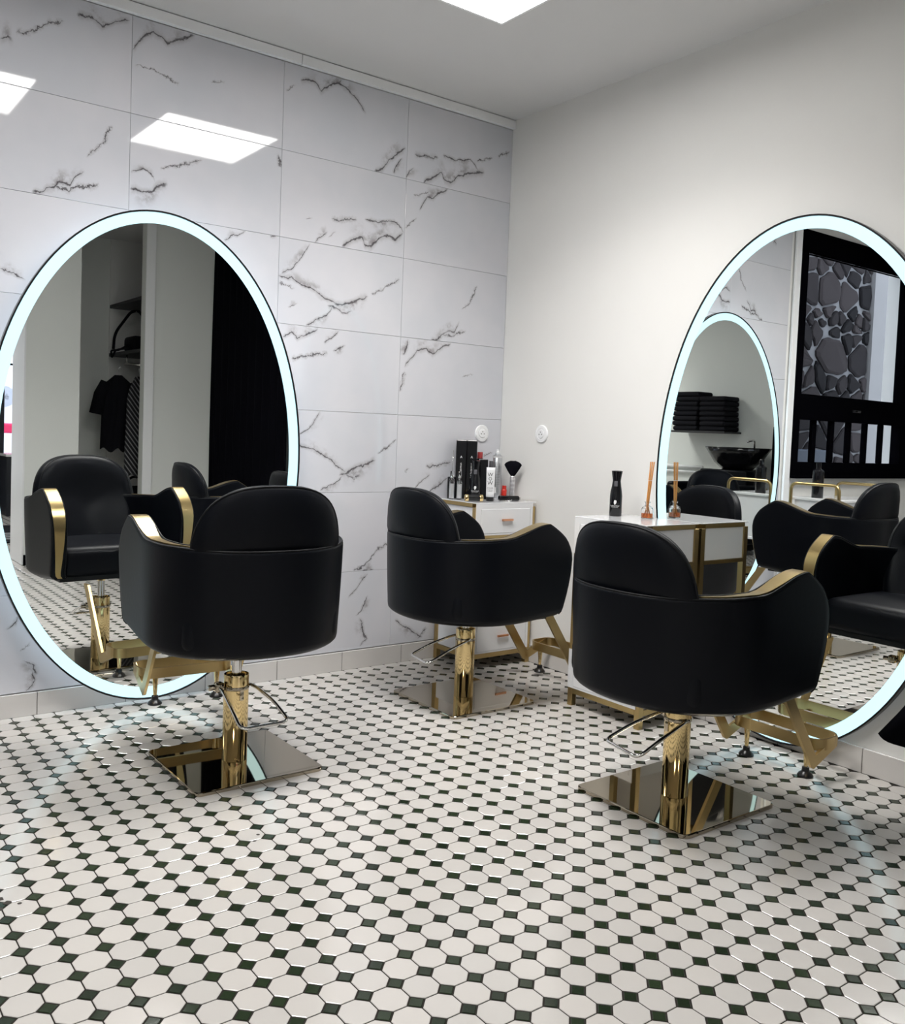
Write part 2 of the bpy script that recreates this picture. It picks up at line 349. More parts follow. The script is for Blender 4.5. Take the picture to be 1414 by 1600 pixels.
    if core_all is not None:
        base = mix(smear_all, base, (0.27, 0.25, 0.26))
        base = mix(core_all, base, (0.06, 0.055, 0.06))
    link(nt, base, b.inputs['Base Color'])
    b.inputs['Roughness'].default_value = 0.04
    b.inputs['Specular IOR Level'].default_value = 0.75
    return m
plain = [marble(50, []), marble(61, [])]
bm = bmesh.new(); g = 0.0006
box(bm, g, TW-g, 0.0, 0.0085, g, TH-g); bevel(bm, 0.0008, 1)
bm.normal_update(); tme = bpy.data.meshes.new('marble_tile'); bm.to_mesh(tme); bm.free()
k = 0
for c in range(4):
    for r in range(1, 8):
        me = tme.copy()
        v = VEINS.get((c, r)); k += 1
        me.materials.append(marble(k, v) if v else plain[k % 2])
        mk('marble_tile', me, None, wall_left, ((-0.6*(c+1)), 0.0, TZ0+(7-r)*TH))
mat('joint_grey', (0.35, 0.35, 0.36), 0.8)

# baseboards ---------------------------------------------------------------
def baseboard(name, axis, a0, a1, first, fixed, out, h=0.0815, step=0.3085, th=0.010):
    """row of flat tiles along a wall; axis 'x' or 'y'"""
    bm = bmesh.new()
    lo, hi = sorted((fixed, fixed+out*(th-0.002)))
    if axis == 'x': box(bm, a0, a1, lo, hi, 0.0, h-0.002)
    else: box(bm, lo, hi, a0, a1, 0.0, h-0.002)
    root = structure(finish(name, bm, M_GROUT))
    n0 = math.floor((a0-first)/step); p = first+n0*step
    while p < a1:
        s, e = max(p, a0)+0.001, min(p+step, a1)-0.001
        if e-s > 0.02:
            lo, hi = sorted((fixed+out*0.001, fixed+out*th))
            bm = bmesh.new()
            if axis == 'x': box(bm, s, e, lo, hi, 0.0, h)
            else: box(bm, lo, hi, s, e, 0.0, h)
            bevel(bm, 0.0012, 1)
            finish('baseboard_tile', bm, M_BASEB, root)
        p += step
    return root
baseboard('baseboard_left', 'x', -5.18, -0.012, -0.543, -0.0005, -1)
baseboard('baseboard_right', 'y', -3.62, -0.012, -1.902, -0.0005, -1)

# octagon and inset floor tiles -------------------------------------------
P_ = 0.06968; OX, OY = -2.16935, -0.06339
CUT = 0.0185
def octagon(bm, cx, cy, full=True):
    h = P_/2-0.0014; c = CUT+0.0008
    def ring(hh, cc, z):
        return [bm.verts.new((cx+x, cy+y, z)) for x, y in ((hh-cc,-hh),(hh,-hh+cc),(hh,hh-cc),(hh-cc,hh),(-hh+cc,hh),(-hh,hh-cc),(-hh,-hh+cc),(-hh+cc,-hh))]
    a = ring(h, c, -0.003) if full else None
    b = ring(h, c, -0.0007); t = ring(h-0.0013, c-0.0005, 0.0)
    for u, v in ((a, b), (b, t)) if full else ((b, t),):
        for k in range(8): bm.faces.new((u[k], u[(k+1) % 8], v[(k+1) % 8], v[k]))
    bm.faces.new(t)
def diamond(bm, cx, cy):
    d = CUT-0.0019
    def ring(dd, z): return [bm.verts.new((cx+x, cy+y, z)) for x, y in ((dd,0),(0,dd),(-dd,0),(0,-dd))]
    a, b, t = ring(d, -0.003), ring(d, -0.0008), ring(d-0.001, -0.0002)
    for u, v in ((a, b), (b, t)):
        for k in range(4): bm.faces.new((u[k], u[(k+1) % 4], v[(k+1) % 4], v[k]))
    bm.faces.new(t)
def screen(p):
    q = Vector(p)-CAM; z = q.dot(fwd)
    if z < 0.2: return None
    return U0+F_PX*q.dot(cam_r)/z, V0-F_PX*q.dot(cam_u)/z, z
i0, i1 = math.floor((XW-OX)/P_), math.floor((0-OX)/P_)
j0, j1 = math.floor((YS-OY)/P_), 0
cand_o, cand_d = [], []
def blocked(x, y):      # under the walls of the closet block
    return (-1.40 < x < -1.04 and -4.02 < y < -3.65)
for i in range(i0, i1+2):
    for j in range(j0, j1+2):
        for kind, lst, off in (('o', cand_o, 0.5), ('d', cand_d, 0.0)):
            x, y = OX+(i+off)*P_, OY+(j+off)*P_
            if x < XW+0.01 or x > -0.012 or y > -0.012 or y < YS+0.02 or blocked(x, y): continue
            s = screen((x, y, 0))
            vis = s is not None and -20 < s[0] < 1434 and s[1] < 1620
            lst.append((s[2] if vis else 99+random.random(), x, y))
for lst, fn, nm, m, stuffname in ((cand_o, octagon, 'octagon_tile', M_OCT, 'octagon_tiles_beyond'), (cand_d, diamond, 'inset_tile', M_CAB, 'inset_tiles_beyond')):
    lst.sort()
    bm = bmesh.new(); fn(bm, 0, 0); bm.normal_update()
    me = bpy.data.meshes.new(nm); bm.to_mesh(me); bm.free(); me.materials.append(m)
    for d_, x, y in lst[:300]:
        mk(nm, me, None, floor, (x, y, 0))
    bm = bmesh.new()
    for d_, x, y in lst[300:]: fn(bm, x, y)
    o = finish(nm, bm, m, floor); o['kind'] = 'stuff'
# dark chips in the glaze
bm = bmesh.new()
for (x, y, r) in ((-1.839, -1.293, 0.005), (-1.861, -1.322, 0.005), (-1.820, -1.330, 0.003), (-2.445, -1.290, 0.010), (-2.432, -1.315, 0.009), (-2.412, -1.331, 0.005), (-2.452, -1.335, 0.008)):
    vs = [bm.verts.new((x+r*(0.7+0.5*random.random())*math.cos(a*PI/4), y+r*(0.7+0.5*random.random())*math.sin(a*PI/4), 0.0003)) for a in range(8)]
    bm.faces.new(vs)
finish('tile_chip', bm, mat('chipped_glaze', (0.05, 0.045, 0.04), 0.9), floor)

# interior walls seen in the mirrors ---------------------------------------
bm = bmesh.new()
box(bm, -1.40, -1.04, -4.02, -3.65, 0, ZC)               # pier left of the closet
wall_pier = structure(finish('wall_pier', bm, M_GREY))
structure(boxo('wall_closet_back', -1.10, 0.0, -4.72, -4.62, 0, ZC, M_GREY))
structure(boxo('wall_closet_side', -1.10, -1.04, -4.62, -4.02, 0, ZC, M_GREY))
structure(boxo('wall_jamb', -0.575, -0.511, -3.75, -3.655, 0, ZC, M_GREY))
structure(boxo('trim_4', -0.578, -0.508, -3.654, -3.640, 0, ZC, M_TRIM, bev=0.002))
structure(boxo('trim_6', -0.560, -0.003, -4.6195, -4.605, 0, ZC, M_WALL, bev=0.002))
structure(boxo('wall_front', -0.511, 0.0, -3.75, -3.66, 0, ZC, M_GREY))
structure(boxo('trim_5', -1.412, -1.4005, -4.02, -3.645, 0, ZC, M_TRIM, bev=0.002))
structure(boxo('baseboard_pier', -1.40, -1.04, -3.649, -3.636, 0, 0.07, M_BLACKF, bev=0.002))
# south front: solid part, glazed part
bm = bmesh.new()
box(bm, XW, -2.3, YS-0.1, YS, 0, ZC); box(bm, -2.3, 0, YS-0.1, YS, 2.25, ZC)
structure(finish('wall_south', bm, M_GREY))

# ------------------------------------------------------------------ ceiling panels
def panel(x0, x1, y0, y1, label, dim=1.0):
    cx, cy = (x0+x1)/2, (y0+y1)/2; hx, hy = (x1-x0)/2, (y1-y0)/2
    t = empty('ceiling_light', (cx, cy, ZC), 0, label, 'light', 'square ceiling light panels')
    bm = bmesh.new()
    fr = 0.010
    box(bm, -hx, hx, -hy, -hy+fr, -0.062, -0.0005); box(bm, -hx, hx, hy-fr, hy, -0.062, -0.0005)
    box(bm, -hx, -hx+fr, -hy+fr, hy-fr, -0.062, -0.0005); box(bm, hx-fr, hx, -hy+fr, hy-fr, -0.062, -0.0005)
    finish('frame', bm, M_TRIM, t)
    boxo('diffuser', -hx+fr, hx-fr, -hy+fr, hy-fr, -0.060, -0.045, M_PANEL, t)
    ld = bpy.data.lights.new('panel_lamp', 'AREA'); ld.shape = 'SQUARE'; ld.size = 2*hx-0.04; ld.energy = AREA_POWER*dim; ld.spread = math.radians(132); ld.color = (1.0, 0.975, 0.95)
    lo = bpy.data.objects.new('panel_lamp', ld); COL.objects.link(lo); lo.parent = t; lo.location = (0, 0, -0.0615)
panel(-1.37, -0.79, -1.45, -0.86, 'square white ceiling light panel nearest the room corner, above the middle of the room')
panel(-2.50, -1.92, -1.45, -0.86, 'square ceiling light panel whose reflection shows at the left edge of the marble wall', 0.55)
panel(-4.20, -3.62, -4.10, -3.52, 'unseen fill light panel added on the ceiling behind the viewer, near the wash unit')  # added fill light for the rear of the room, kept out of every reflection
panel(-2.30, -1.72, -5.7, -5.12, 'unseen light panel added behind the viewer near the street front to brighten the pier')  # added out of view to brighten the end face of the pier

# ------------------------------------------------------------------ oval mirrors
THICK = 0.022
def oval_mirror(name, loc, rz, a, b, standoff, label):
    """local: face looks along -Y, wall at y=0; centre at loc"""
    t = empty(name, loc, rz, label, 'mirror', 'large oval backlit mirrors')
    n = 128
    def ring(bm, aa, bb, y):
        return [bm.verts.new((aa*math.cos(2*PI*k/n), y, bb*math.sin(2*PI*k/n))) for k in range(n)]
    def bridge(bm, u, v):
        for k in range(n): bm.faces.new((u[k], u[(k+1) % n], v[(k+1) % n], v[k]))
    yf, yb = -standoff, -standoff+THICK
    bm = bmesh.new(); r1 = ring(bm, a, b, yb); r2 = ring(bm, a, b, yf-0.004); r3 = ring(bm, a-0.006, b-0.006, yf-0.004); r4 = ring(bm, a-0.006, b-0.006, yf+0.004)
    r5 = ring(bm, a-0.006, b-0.006, yb)
    bridge(bm, r1, r2); bridge(bm, r2, r3); bridge(bm, r3, r4); bridge(bm, r4, r5); bridge(bm, r5, r1)
    bmesh.ops.recalc_face_normals(bm, faces=bm.faces)
    finish('rim', bm, M_RIM, t, True); shade_auto(t.children[-1])
    L0, L1 = 0.0065, 0.047
    bm = bmesh.new(); r1 = ring(bm, a-L0, b-L0, yf-0.0005); r2 = ring(bm, a-L1, b-L1, yf-0.0005)
    r3 = ring(bm, a-L1, b-L1, yf+0.002); r4 = ring(bm, a-L0, b-L0, yf+0.002)
    bridge(bm, r1, r2); bridge(bm, r2, r3); bridge(bm, r3, r4); bridge(bm, r4, r1)
    bmesh.ops.recalc_face_normals(bm, faces=bm.faces)
    finish('led_band', bm, M_LED, t)
    bm = bmesh.new(); r1 = ring(bm, a-L1, b-L1, yf); r2 = ring(bm, a-L1, b-L1, yf+0.004)
    bridge(bm, r1, r2); f = bm.faces.new(r1); g_ = bm.faces.new(list(reversed(r2)))
    bmesh.ops.recalc_face_normals(bm, faces=bm.faces)
    finish('glass', bm, M_MIRROR, t)
    # casing behind the glass, with a light strip round its edge
    bm = bmesh.new(); r1 = ring(bm, a-0.0075, b-0.0075, yf+0.005); r2 = ring(bm, a-0.0075, b-0.0075, yb-0.002)
    bridge(bm, r1, r2); bm.faces.new(r1); bm.faces.new(r2)
    bmesh.ops.recalc_face_normals(bm, faces=bm.faces)
    finish('casing', bm, M_BLACKP, t)
    y0, y1 = yb-0.001, min(-0.002, yb+0.014)
    bm = bmesh.new(); r1 = ring(bm, a-0.09, b-0.09, y0); r2 = ring(bm, a-0.09, b-0.09, y1); r3 = ring(bm, a-0.10, b-0.10, y1); r4 = ring(bm, a-0.10, b-0.10, y0)
    bridge(bm, r1, r2); bridge(bm, r2, r3); bridge(bm, r3, r4); bridge(bm, r4, r1)
    bmesh.ops.recalc_face_normals(bm, faces=bm.faces)
    finish('back_light', bm, M_BACKLED, t)
    for sx in (-0.22, 0.22): boxo('bracket', sx-0.03, sx+0.03, min(yb, -0.001), -0.0005, 0.25, 0.31, M_BLACKP, t)
    return t
oval_mirror('wall_mirror', (-1.700, 0, 0.915), 0, 0.583, 0.898, 0.068, 'large oval mirror with a glowing edge on the marble wall, at the left')
oval_mirror('wall_mirror', (0, -1.593, 0.925), -PI/2, 0.584, 0.910, 0.030, 'large oval mirror with a glowing edge on the plain right wall')

# ------------------------------------------------------------------ sockets
def socket(loc, rz, label):
    t = empty('wall_socket', loc, rz, label, 'socket', 'round wall sockets')
    bm = bmesh.new(); lathe(bm, [(0.0405, 0.0005), (0.0405, 0.005), (0.038, 0.008), (0.026, 0.009), (0.024, 0.0075), (0.022, 0.0075)], 40)
    bmesh.ops.rotate(bm, verts=bm.verts, cent=(0,0,0), matrix=Matrix.Rotation(PI/2, 3, 'X'))
    o = finish('plate', bm, M_TRIM, t, True); shade_auto(o, 0.5)
    bm = bmesh.new(); lathe(bm, [(0.0205, 0.0072), (0.0205, 0.010), (0.019, 0.011)], 32)
    bmesh.ops.rotate(bm, verts=bm.verts, cent=(0,0,0), matrix=Matrix.Rotation(PI/2, 3, 'X'))
    o = finish('insert', bm, M_TRIM, t, True); shade_auto(o, 0.5)
    for dx, dz in ((-0.0085, -0.002), (0.0085, -0.002), (0, 0.008)):
        bm = bmesh.new(); lathe(bm, [(0.0026, 0.0105), (0.0026, 0.0116)], 12, dx, dz)
        bmesh.ops.rotate(bm, verts=bm.verts, cent=(0,0,0), matrix=Matrix.Rotation(PI/2, 3, 'X') @ Matrix.Scale(1, 3))
        finish('pin_hole', bm, M_BLACKP, t)
socket((-0.120, 0, 1.052), 0, 'round white wall socket on the marble wall just left of the corner')
socket((0, -0.297, 1.060), -PI/2, 'round white wall socket on the plain right wall')

# ------------------------------------------------------------------ salon chairs
W2, Y0, BB, NN, TT = 0.300, -0.02, 0.298, 2.2, 0.062
def lerp_table(tb, v):
    if v <= tb[0][0]: return tb[0][1]
    for (a, x), (b, y) in zip(tb, tb[1:]):
        if v <= b:
            t = (v-a)/(b-a); t = t*t*(3-2*t); return x+(y-x)*t
    return tb[-1][1]
def ztop(y): return lerp_table(((-0.31, 0.643), (-0.16, 0.648), (-0.06, 0.652), (0.155, 0.703), (0.23, 0.700), (0.30, 0.68)), y)
def zbot(y): return lerp_table(((-0.31, 0.335), (0.0, 0.330), (0.32, 0.350)), y)
def yfront(lv): return 0.275-0.120*((lv-0.62)/0.38)**2.4 if lv > 0.62 else 0.275-0.043*((0.62-lv)/0.62)**1.8
def taper(lv): return 0.012*(1-lv)**1.4 + (0.024*(1-lv/0.08)**2.2 if lv < 0.08 else 0)
def superarc(w2, b, n=NN, k=30):
    out = []
    for i in range(k+1):
        a = PI+PI*i/k; c, s = math.cos(a), math.sin(a)
        out.append((w2*math.copysign(abs(c)**(2/n), c), Y0-b*abs(s)**(2/n)))
    return out
ARM = 12
def plan(off, yf):
    w2, b = W2-off, BB-off
    pts = [(-w2, Y0+(yf-Y0)*(1-i/ARM)) for i in range(ARM)]
    pts += superarc(w2, b)
    pts += [(w2, Y0+(yf-Y0)*(i+1)/ARM) for i in range(ARM)]
    return pts
LV = [0, 0.012, 0.03, 0.055, 0.09, 0.16, 0.28, 0.42, 0.55, 0.66, 0.73, 0.79, 0.84, 0.88, 0.915, 0.945, 0.97, 0.987, 1.0]
def seat_shell():
    bm = bmesh.new()
    def grid(off_fn):
        rows = []
        for lv in LV:
            pl_ = plan(off_fn(lv), yfront(lv))
            rows.append([bm.verts.new((x, y, zbot(y)+(ztop(y)-zbot(y))*lv)) for x, y in pl_])
        return rows
    out = grid(lambda lv: taper(lv)+(0.006 if lv == 1 else 0))
    inn = grid(lambda lv: TT+taper(lv)*0.6-(0.006 if lv == 1 else 0))
    def sheet(rows):
        for a, b in zip(rows, rows[1:]):
            for k in range(len(a)-1): bm.faces.new((a[k], a[k+1], b[k+1], b[k]))
    sheet(out); sheet(inn)
    for k in range(len(out[-1])-1):
        bm.faces.new((out[-1][k], out[-1][k+1], inn[-1][k+1], inn[-1][k]))
        bm.faces.new((out[0][k], out[0][k+1], inn[0][k+1], inn[0][k]))
    for i in range(len(LV)-1):
        bm.faces.new((out[i][0], out[i+1][0], inn[i+1][0], inn[i][0]))
        bm.faces.new((out[i][-1], out[i+1][-1], inn[i+1][-1], inn[i][-1]))
    bmesh.ops.recalc_face_normals(bm, faces=bm.faces)
    # round the front edges of the arms
    es = [e for e in bm.edges if len(e.link_faces) == 2 and e.calc_face_angle(0) > 0.75]
    bmesh.ops.bevel(bm, geom=es, offset=0.008, segments=3, affect='EDGES', profile=0.5, clamp_overlap=True)
    return bm
def front_path(side, off):
    """centre line over the arm and down its front face: list of (point, frac)"""
    pts = []
    w2, b = W2-off, BB-off
    y = -0.20
    while y < Y0:
        x = w2*(1-min(1, (Y0-y)/b)**NN)**(1/NN); pts.append((side*x, y, ztop(y))); y += 0.03
    n = 12
    for i in range(n+1):
        y = Y0+(yfront(1.0)-Y0)*i/n; pts.append((side*w2, y, ztop(y)))
    for lv in (0.985, 0.96, 0.93, 0.90, 0.86, 0.82, 0.77, 0.71, 0.64, 0.55, 0.45, 0.35, 0.25, 0.16, 0.09, 0.05, 0.02):
        y = yfront(lv); pts.append((side*(w2-0.8*taper(lv)), y, zbot(y)+(ztop(y)-zbot(y))*lv))
    return pts
def backrest_mesh():
    """padded shell that wraps round the inside of the tub; arched top outline"""
    bm = bmesh.new(); w_, bb, yc, hh, zc, n = 0.243, 0.118, -0.165, 0.250, 0.577, 2.75
    M_ = 200; arc = []
    for i in range(M_+1):
        a = math.radians(205+130*i/M_)
        arc.append(Vector((w_*math.cos(a), yc+bb*math.sin(a), 0)))
    L = [0]
    for a, b_ in zip(arc, arc[1:]): L.append(L[-1]+(b_-a).length)
    T_ = L[-1]
    def at(u):
        t = (u+1)/2*T_; i = 0
        while i < M_-1 and L[i+1] < t: i += 1
        f = (t-L[i])/(L[i+1]-L[i]); p = arc[i].lerp(arc[i+1], f)
        q0, q1 = arc[max(0, i-3)], arc[min(M_, i+4)]; d = (q1-q0).normalized()
        return p, Vector((d.y, -d.x, 0))          # outward normal
    K = 64; rhos = [0.0, 0.25, 0.5, 0.7, 0.82, 0.90, 0.95, 0.98, 0.995, 1.0]
    def pt(rho, k, sg, extra=0.0):
        a = 2*PI*k/K; c, s = math.cos(a), math.sin(a)
        u = math.copysign(abs(c)**(2/n), c)*rho; v = math.copysign(abs(s)**(2/n), s)*rho
        p, nn = at(max(-1, min(1, u)))
        th = (0.024 if sg > 0 else 0.046)*max(0, 1-rho**9)**0.45
        z = zc+hh*v
        q = p+nn*(sg*th+extra); q.z = z; q.y -= 0.05*(z-0.65)
        lo_ = max(0, 0.655-z); q.y += 0.30*lo_; q.x *= 1-0.35*lo_; return q
    vo = {}
    def vv(sg, i, k):
        k %= K
        if i == len(rhos)-1: sg = 0
        if i == 0: k = 0
        if (sg, i, k) not in vo: vo[(sg, i, k)] = bm.verts.new(pt(rhos[i], k, sg))
        return vo[(sg, i, k)]
    for sg in (1, -1):
        for i in range(len(rhos)-1):
            for k in range(K):
                q2 = []
                for v in (vv(sg, i, k), vv(sg, i, k+1), vv(sg, i+1, k+1), vv(sg, i+1, k)):
                    if v not in q2: q2.append(v)
                bm.faces.new(q2)
    bmesh.ops.recalc_face_normals(bm, faces=bm.faces)
    rims = {sg: [tuple(pt(0.985, k, 0, 0.010 if sg > 0 else -0.018)) for k in range(K)] for sg in (1, -1)}
    return bm, rims
CHAIR_MESH = {}
def chair(x, y, head, base_rot, lever_rot, lift, label):
    """head: direction the chair faces, 0 = towards +Y (marble wall)"""
    t = empty('salon_chair', (x, y, 0), head, label, 'chair', 'black salon chairs with gold arm trim')
    C_ = CHAIR_MESH
    def part(name, build, m, parent=None, lifted=True, smooth=True, rz=0.0, sharp=None, key=None):
        key = key or name
        if key not in C_:
            bm = build(); bm.normal_update()
            me = bpy.data.meshes.new(name); bm.to_mesh(me); bm.free()
            if smooth:
                for p in me.polygons: p.use_smooth = True
            me.materials.append(m); C_[key] = me
            o = mk(name, me, None, parent or t)
            if sharp: shade_auto(o, sharp)
        else: o = mk(name, C_[key], None, parent or t)
        if parent is None:
            o.location = (0, 0, lift if lifted else 0)
            if rz: o.rotation_euler = (0, 0, rz)
        return o
    part('shell', seat_shell, M_LEATHER, sharp=0.9)
    for s in (-1, 1):
        def b(s=s):
            bm = bmesh.new(); P = front_path(s, TT/2); n = len(P)
            pts = [Vector(p) for p in P]; hw = []
            for i, p in enumerate(pts):
                if p.y < 0.155 and p.z > 0.6: w_ = 0.004+0.020*min(1, (p.y+0.20)/0.26)
                else: w_ = 0.024
                if p.z < 0.60: w_ = 0.009+0.015*max(0, (p.z-0.36)/0.24)
                hw.append(max(0.003, w_))
            outp = []
            for i, p in enumerate(pts):
                tt = (pts[min(i+1, n-1)]-pts[max(i-1, 0)]).normalized(); nn = Vector((0, -tt.z, tt.y))
                if nn.length > 0: nn.normalize()
                outp.append(p+nn*0.0015)
            strip(bm, outp, (1, 0, 0), hw, 0.005); return bm
        part('arm_trim', b, M_GOLD, key='arm_trim%d' % s, sharp=1.0)
    def pipe(off, s):
        def f():
            bm = bmesh.new(); pts = []
            # outer edge of the rim, from one arm front round the back to the other
            P = [p for p in front_path(-1, off)][7:]
            L = list(reversed(P)); back = superarc(W2-off, BB-off, k=40)
            mid = [(x_, y_, ztop(y_)) for x_, y_ in back]
            R_ = [(-p[0], p[1], p[2]) for p in P]
            tube(bm, L+mid[1:-1]+R_, 0.0028, 6); return bm
        return f
    part('piping', pipe(0.004, 1), M_PIPING, key='pipe_out')
    part('piping', pipe(TT-0.004, 1), M_PIPING, key='pipe_in')
    if 'rim' not in C_:
        bm, rim = backrest_mesh(); C_['rim'] = rim; C_['bm'] = bm
    br = part('backrest', lambda: C_.pop('bm'), M_LEATHER)
    for sg in (1, -1):
        def f(sg=sg):
            bm = bmesh.new(); tube(bm, C_['rim'][sg], 0.0026, 6, closed=True); return bm
        part('piping', f, M_PIPING, parent=br, key='bpipe%d' % sg)
    def f():
        bm = bmesh.new(); box(bm, -0.236, 0.236, -0.235, 0.225, 0.345, 0.470); bevel(bm, 0.038, 5)
        for v in bm.verts:
            if v.co.z > 0.44: v.co.z += 0.016*(1-(v.co.x/0.24)**2)*(1-((v.co.y+0.005)/0.24)**2)
        return bm
    part('seat', f, M_LEATHER)
    def f():
        bm = bmesh.new(); pl0 = plan(0.060, 0.205)
        lo = [bm.verts.new((x_, y_, 0.331)) for x_, y_ in pl0]; hi = [bm.verts.new((x_, y_, 0.352)) for x_, y_ in pl0]
        n = len(lo)
        for k in range(n): bm.faces.new((lo[k], lo[(k+1) % n], hi[(k+1) % n], hi[k]))
        bm.faces.new(list(reversed(lo))); bm.faces.new(hi); return bm
    part('seat_base', f, M_PIPING, smooth=False)
    def f():
        bm = bmesh.new(); lathe(bm, [(0.016, 0.292), (0.030, 0.318), (0.075, 0.324), (0.075, 0.331)], 24); return bm
    part('mounting_cone', f, M_GOLDP, sharp=0.6)
    def f():
        bm = bmesh.new(); lathe(bm, [(0.0155, 0.20), (0.0155, 0.30)], 20); return bm
    part('piston', f, M_CHROME, sharp=0.6)
    # base on the floor
    br_ = base_rot-head
    def f():
        bm = bmesh.new(); box(bm, -0.205, 0.205, -0.205, 0.205, 0.0005, 0.012)
        es = [e for e in bm.edges if abs(e.verts[0].co.z-e.verts[1].co.z) > 0.005]
        bmesh.ops.bevel(bm, geom=es, offset=0.022, segments=5, affect='EDGES', profile=0.5)
        bm.normal_update()
        es = [e for e in bm.edges if e.verts[0].co.z > 0.011 and e.verts[1].co.z > 0.011]
        bmesh.ops.bevel(bm, geom=es, offset=0.003, segments=2, affect='EDGES', profile=0.5)
        return bm
    part('base_plate', f, M_PLATE, lifted=False, rz=br_, smooth=False)
    def f():
        bm = bmesh.new(); lathe(bm, [(0.038, 0.012), (0.0385, 0.013), (0.0385, 0.235), (0.0385, 0.275), (0.0375, 0.280), (0.031, 0.280), (0.030, 0.274), (0.017, 0.273)], 40); return bm
    pole = part('pump_column', f, M_GOLDP, lifted=False, sharp=0.6)
    def f():
        bm = bmesh.new(); lathe(bm, [(0.0389, 0.234), (0.0402, 0.236), (0.0402, 0.243), (0.0389, 0.245)], 40, cap=False)
        box(bm, -0.006, 0.006, -0.0415, -0.036, 0.205, 0.238)
        return bm
    part('collar', f, M_PLATE, lifted=False, rz=lever_rot-head, sharp=0.6)
    def f():
        bm = bmesh.new()
        pts = [(-0.058, 0.012, 0.243), (-0.058, -0.03, 0.240), (-0.070, -0.115, 0.212), (-0.078, -0.202, 0.172), (0.078, -0.202, 0.172), (0.070, -0.115, 0.212), (0.052, -0.03, 0.238), (0.040, 0.0, 0.243)]
        tube(bm, smoothpts(pts, 0.028, 6), 0.0052, 8)
        return bm
    lv_ = part('foot_pump_lever', f, M_CHROME, lifted=False, rz=lever_rot-head)
    def f():
        bm = bmesh.new(); box(bm, -0.068, -0.040, -0.010, 0.022, 0.228, 0.258); bevel(bm, 0.006, 2)
        tube(bm, [(-0.085, 0.012, 0.243), (-0.035, 0.012, 0.243)], 0.009, 10)
        return bm
    part('lever_pivot', f, M_PLATE, parent=lv_)
    # footrest, rises with the seat
    ym, hx, r_ = 0.58, 0.165, 0.045
    def f():
        bm = bmesh.new(); path = []
        for cx_, cy_, a0 in ((hx-r_, 0.615-r_, 0), (-hx+r_, 0.615-r_, 90), (-hx+r_, 0.487+r_, 180), (hx-r_, 0.487+r_, 270)):
            for k in range(7):
                a = math.radians(a0+90*k/6); path.append(Vector((cx_+r_*math.cos(a), cy_+r_*math.sin(a), 0)))
        n = len(path); rings = []
        for i, p in enumerate(path):
            tt = (path[(i+1) % n]-path[i-1]).normalized(); nn = Vector((-tt.y, tt.x, 0))
            rings.append([bm.verts.new(p+nn*a+Vector((0, 0, z))) for a, z in ((-0.003, 0.098), (0.003, 0.098), (0.003, 0.134), (-0.003, 0.134))])
        for i in range(n):
            a, b = rings[i], rings[(i+1) % n]
            for k in range(4): bm.faces.new((a[k], a[(k+1) % 4], b[(k+1) % 4], b[k]))
        bmesh.ops.recalc_face_normals(bm, faces=bm.faces); return bm
    fr = part('footrest', f, M_GOLD, sharp=0.5)
    for s in (-1, 1):
        def f(s=s):
            bm = bmesh.new(); X0, X1 = sorted((s*(hx+0.0005), s*(hx-0.030)))
            # side profile: down and forward from under the seat, then up to the ring
            prof = [(0.262, 0.331), (0.305, 0.331), (0.470, 0.092), (0.590, 0.134), (0.590, 0.100), (0.462, 0.050), (0.450, 0.056)]
            a = [bm.verts.new((X0 if s < 0 else X1-0.010, y_, z_)) for y_, z_ in prof]; b = [bm.verts.new((X0+0.010 if s < 0 else X1, y_, z_)) for y_, z_ in prof]
            n = len(prof)
            for k in range(n): bm.faces.new((a[k], a[(k+1) % n], b[(k+1) % n], b[k]))
            bm.faces.new(a); bm.faces.new(b); bmesh.ops.recalc_face_normals(bm, faces=bm.faces); bmesh.ops.triangulate(bm, faces=[f_ for f_ in bm.faces if len(f_.verts) > 4]); return bm
        part('strut', f, M_GOLD, parent=None, smooth=False, key='strut%d' % s)
        def f(s=s):
            bm = bmesh.new(); lathe(bm, [(0.006, 0.030), (0.0105, 0.098)], 14, s*0.110, 0.508); return bm
        st = part('foot_stem', f, M_GOLDP, key='stem%d' % s, sharp=0.6)
        def f(s=s):
            bm = bmesh.new(); lathe(bm, [(0.024, 0.0008), (0.025, 0.004), (0.021, 0.011), (0.012, 0.018), (0.011, 0.031), (0.007, 0.033)], 24, s*0.110, 0.508); return bm
        part('rubber_foot', f, M_BLACKP, parent=st, key='pad%d' % s, sharp=0.6)
    return t
chair(-1.684, -0.787, -0.07, 0, 0.03, 0.058, 'black salon chair facing the oval mirror on the marble wall, its back to the viewer')
chair(-0.637, -0.597, -PI/2, 0, -1.74, 0.014, 'black salon chair in the middle, before the corner console crowded with bottles')
chair(-0.708, -1.710, -PI/2, 0, -1.76, 0.0, 'nearest black salon chair, at the right before the mirror on the plain wall')
chair(-3.33, -1.25, -0.6, 0, 0.9, 0.0, 'black salon chair seen only as a rounded backrest in the doubly reflected mirror')

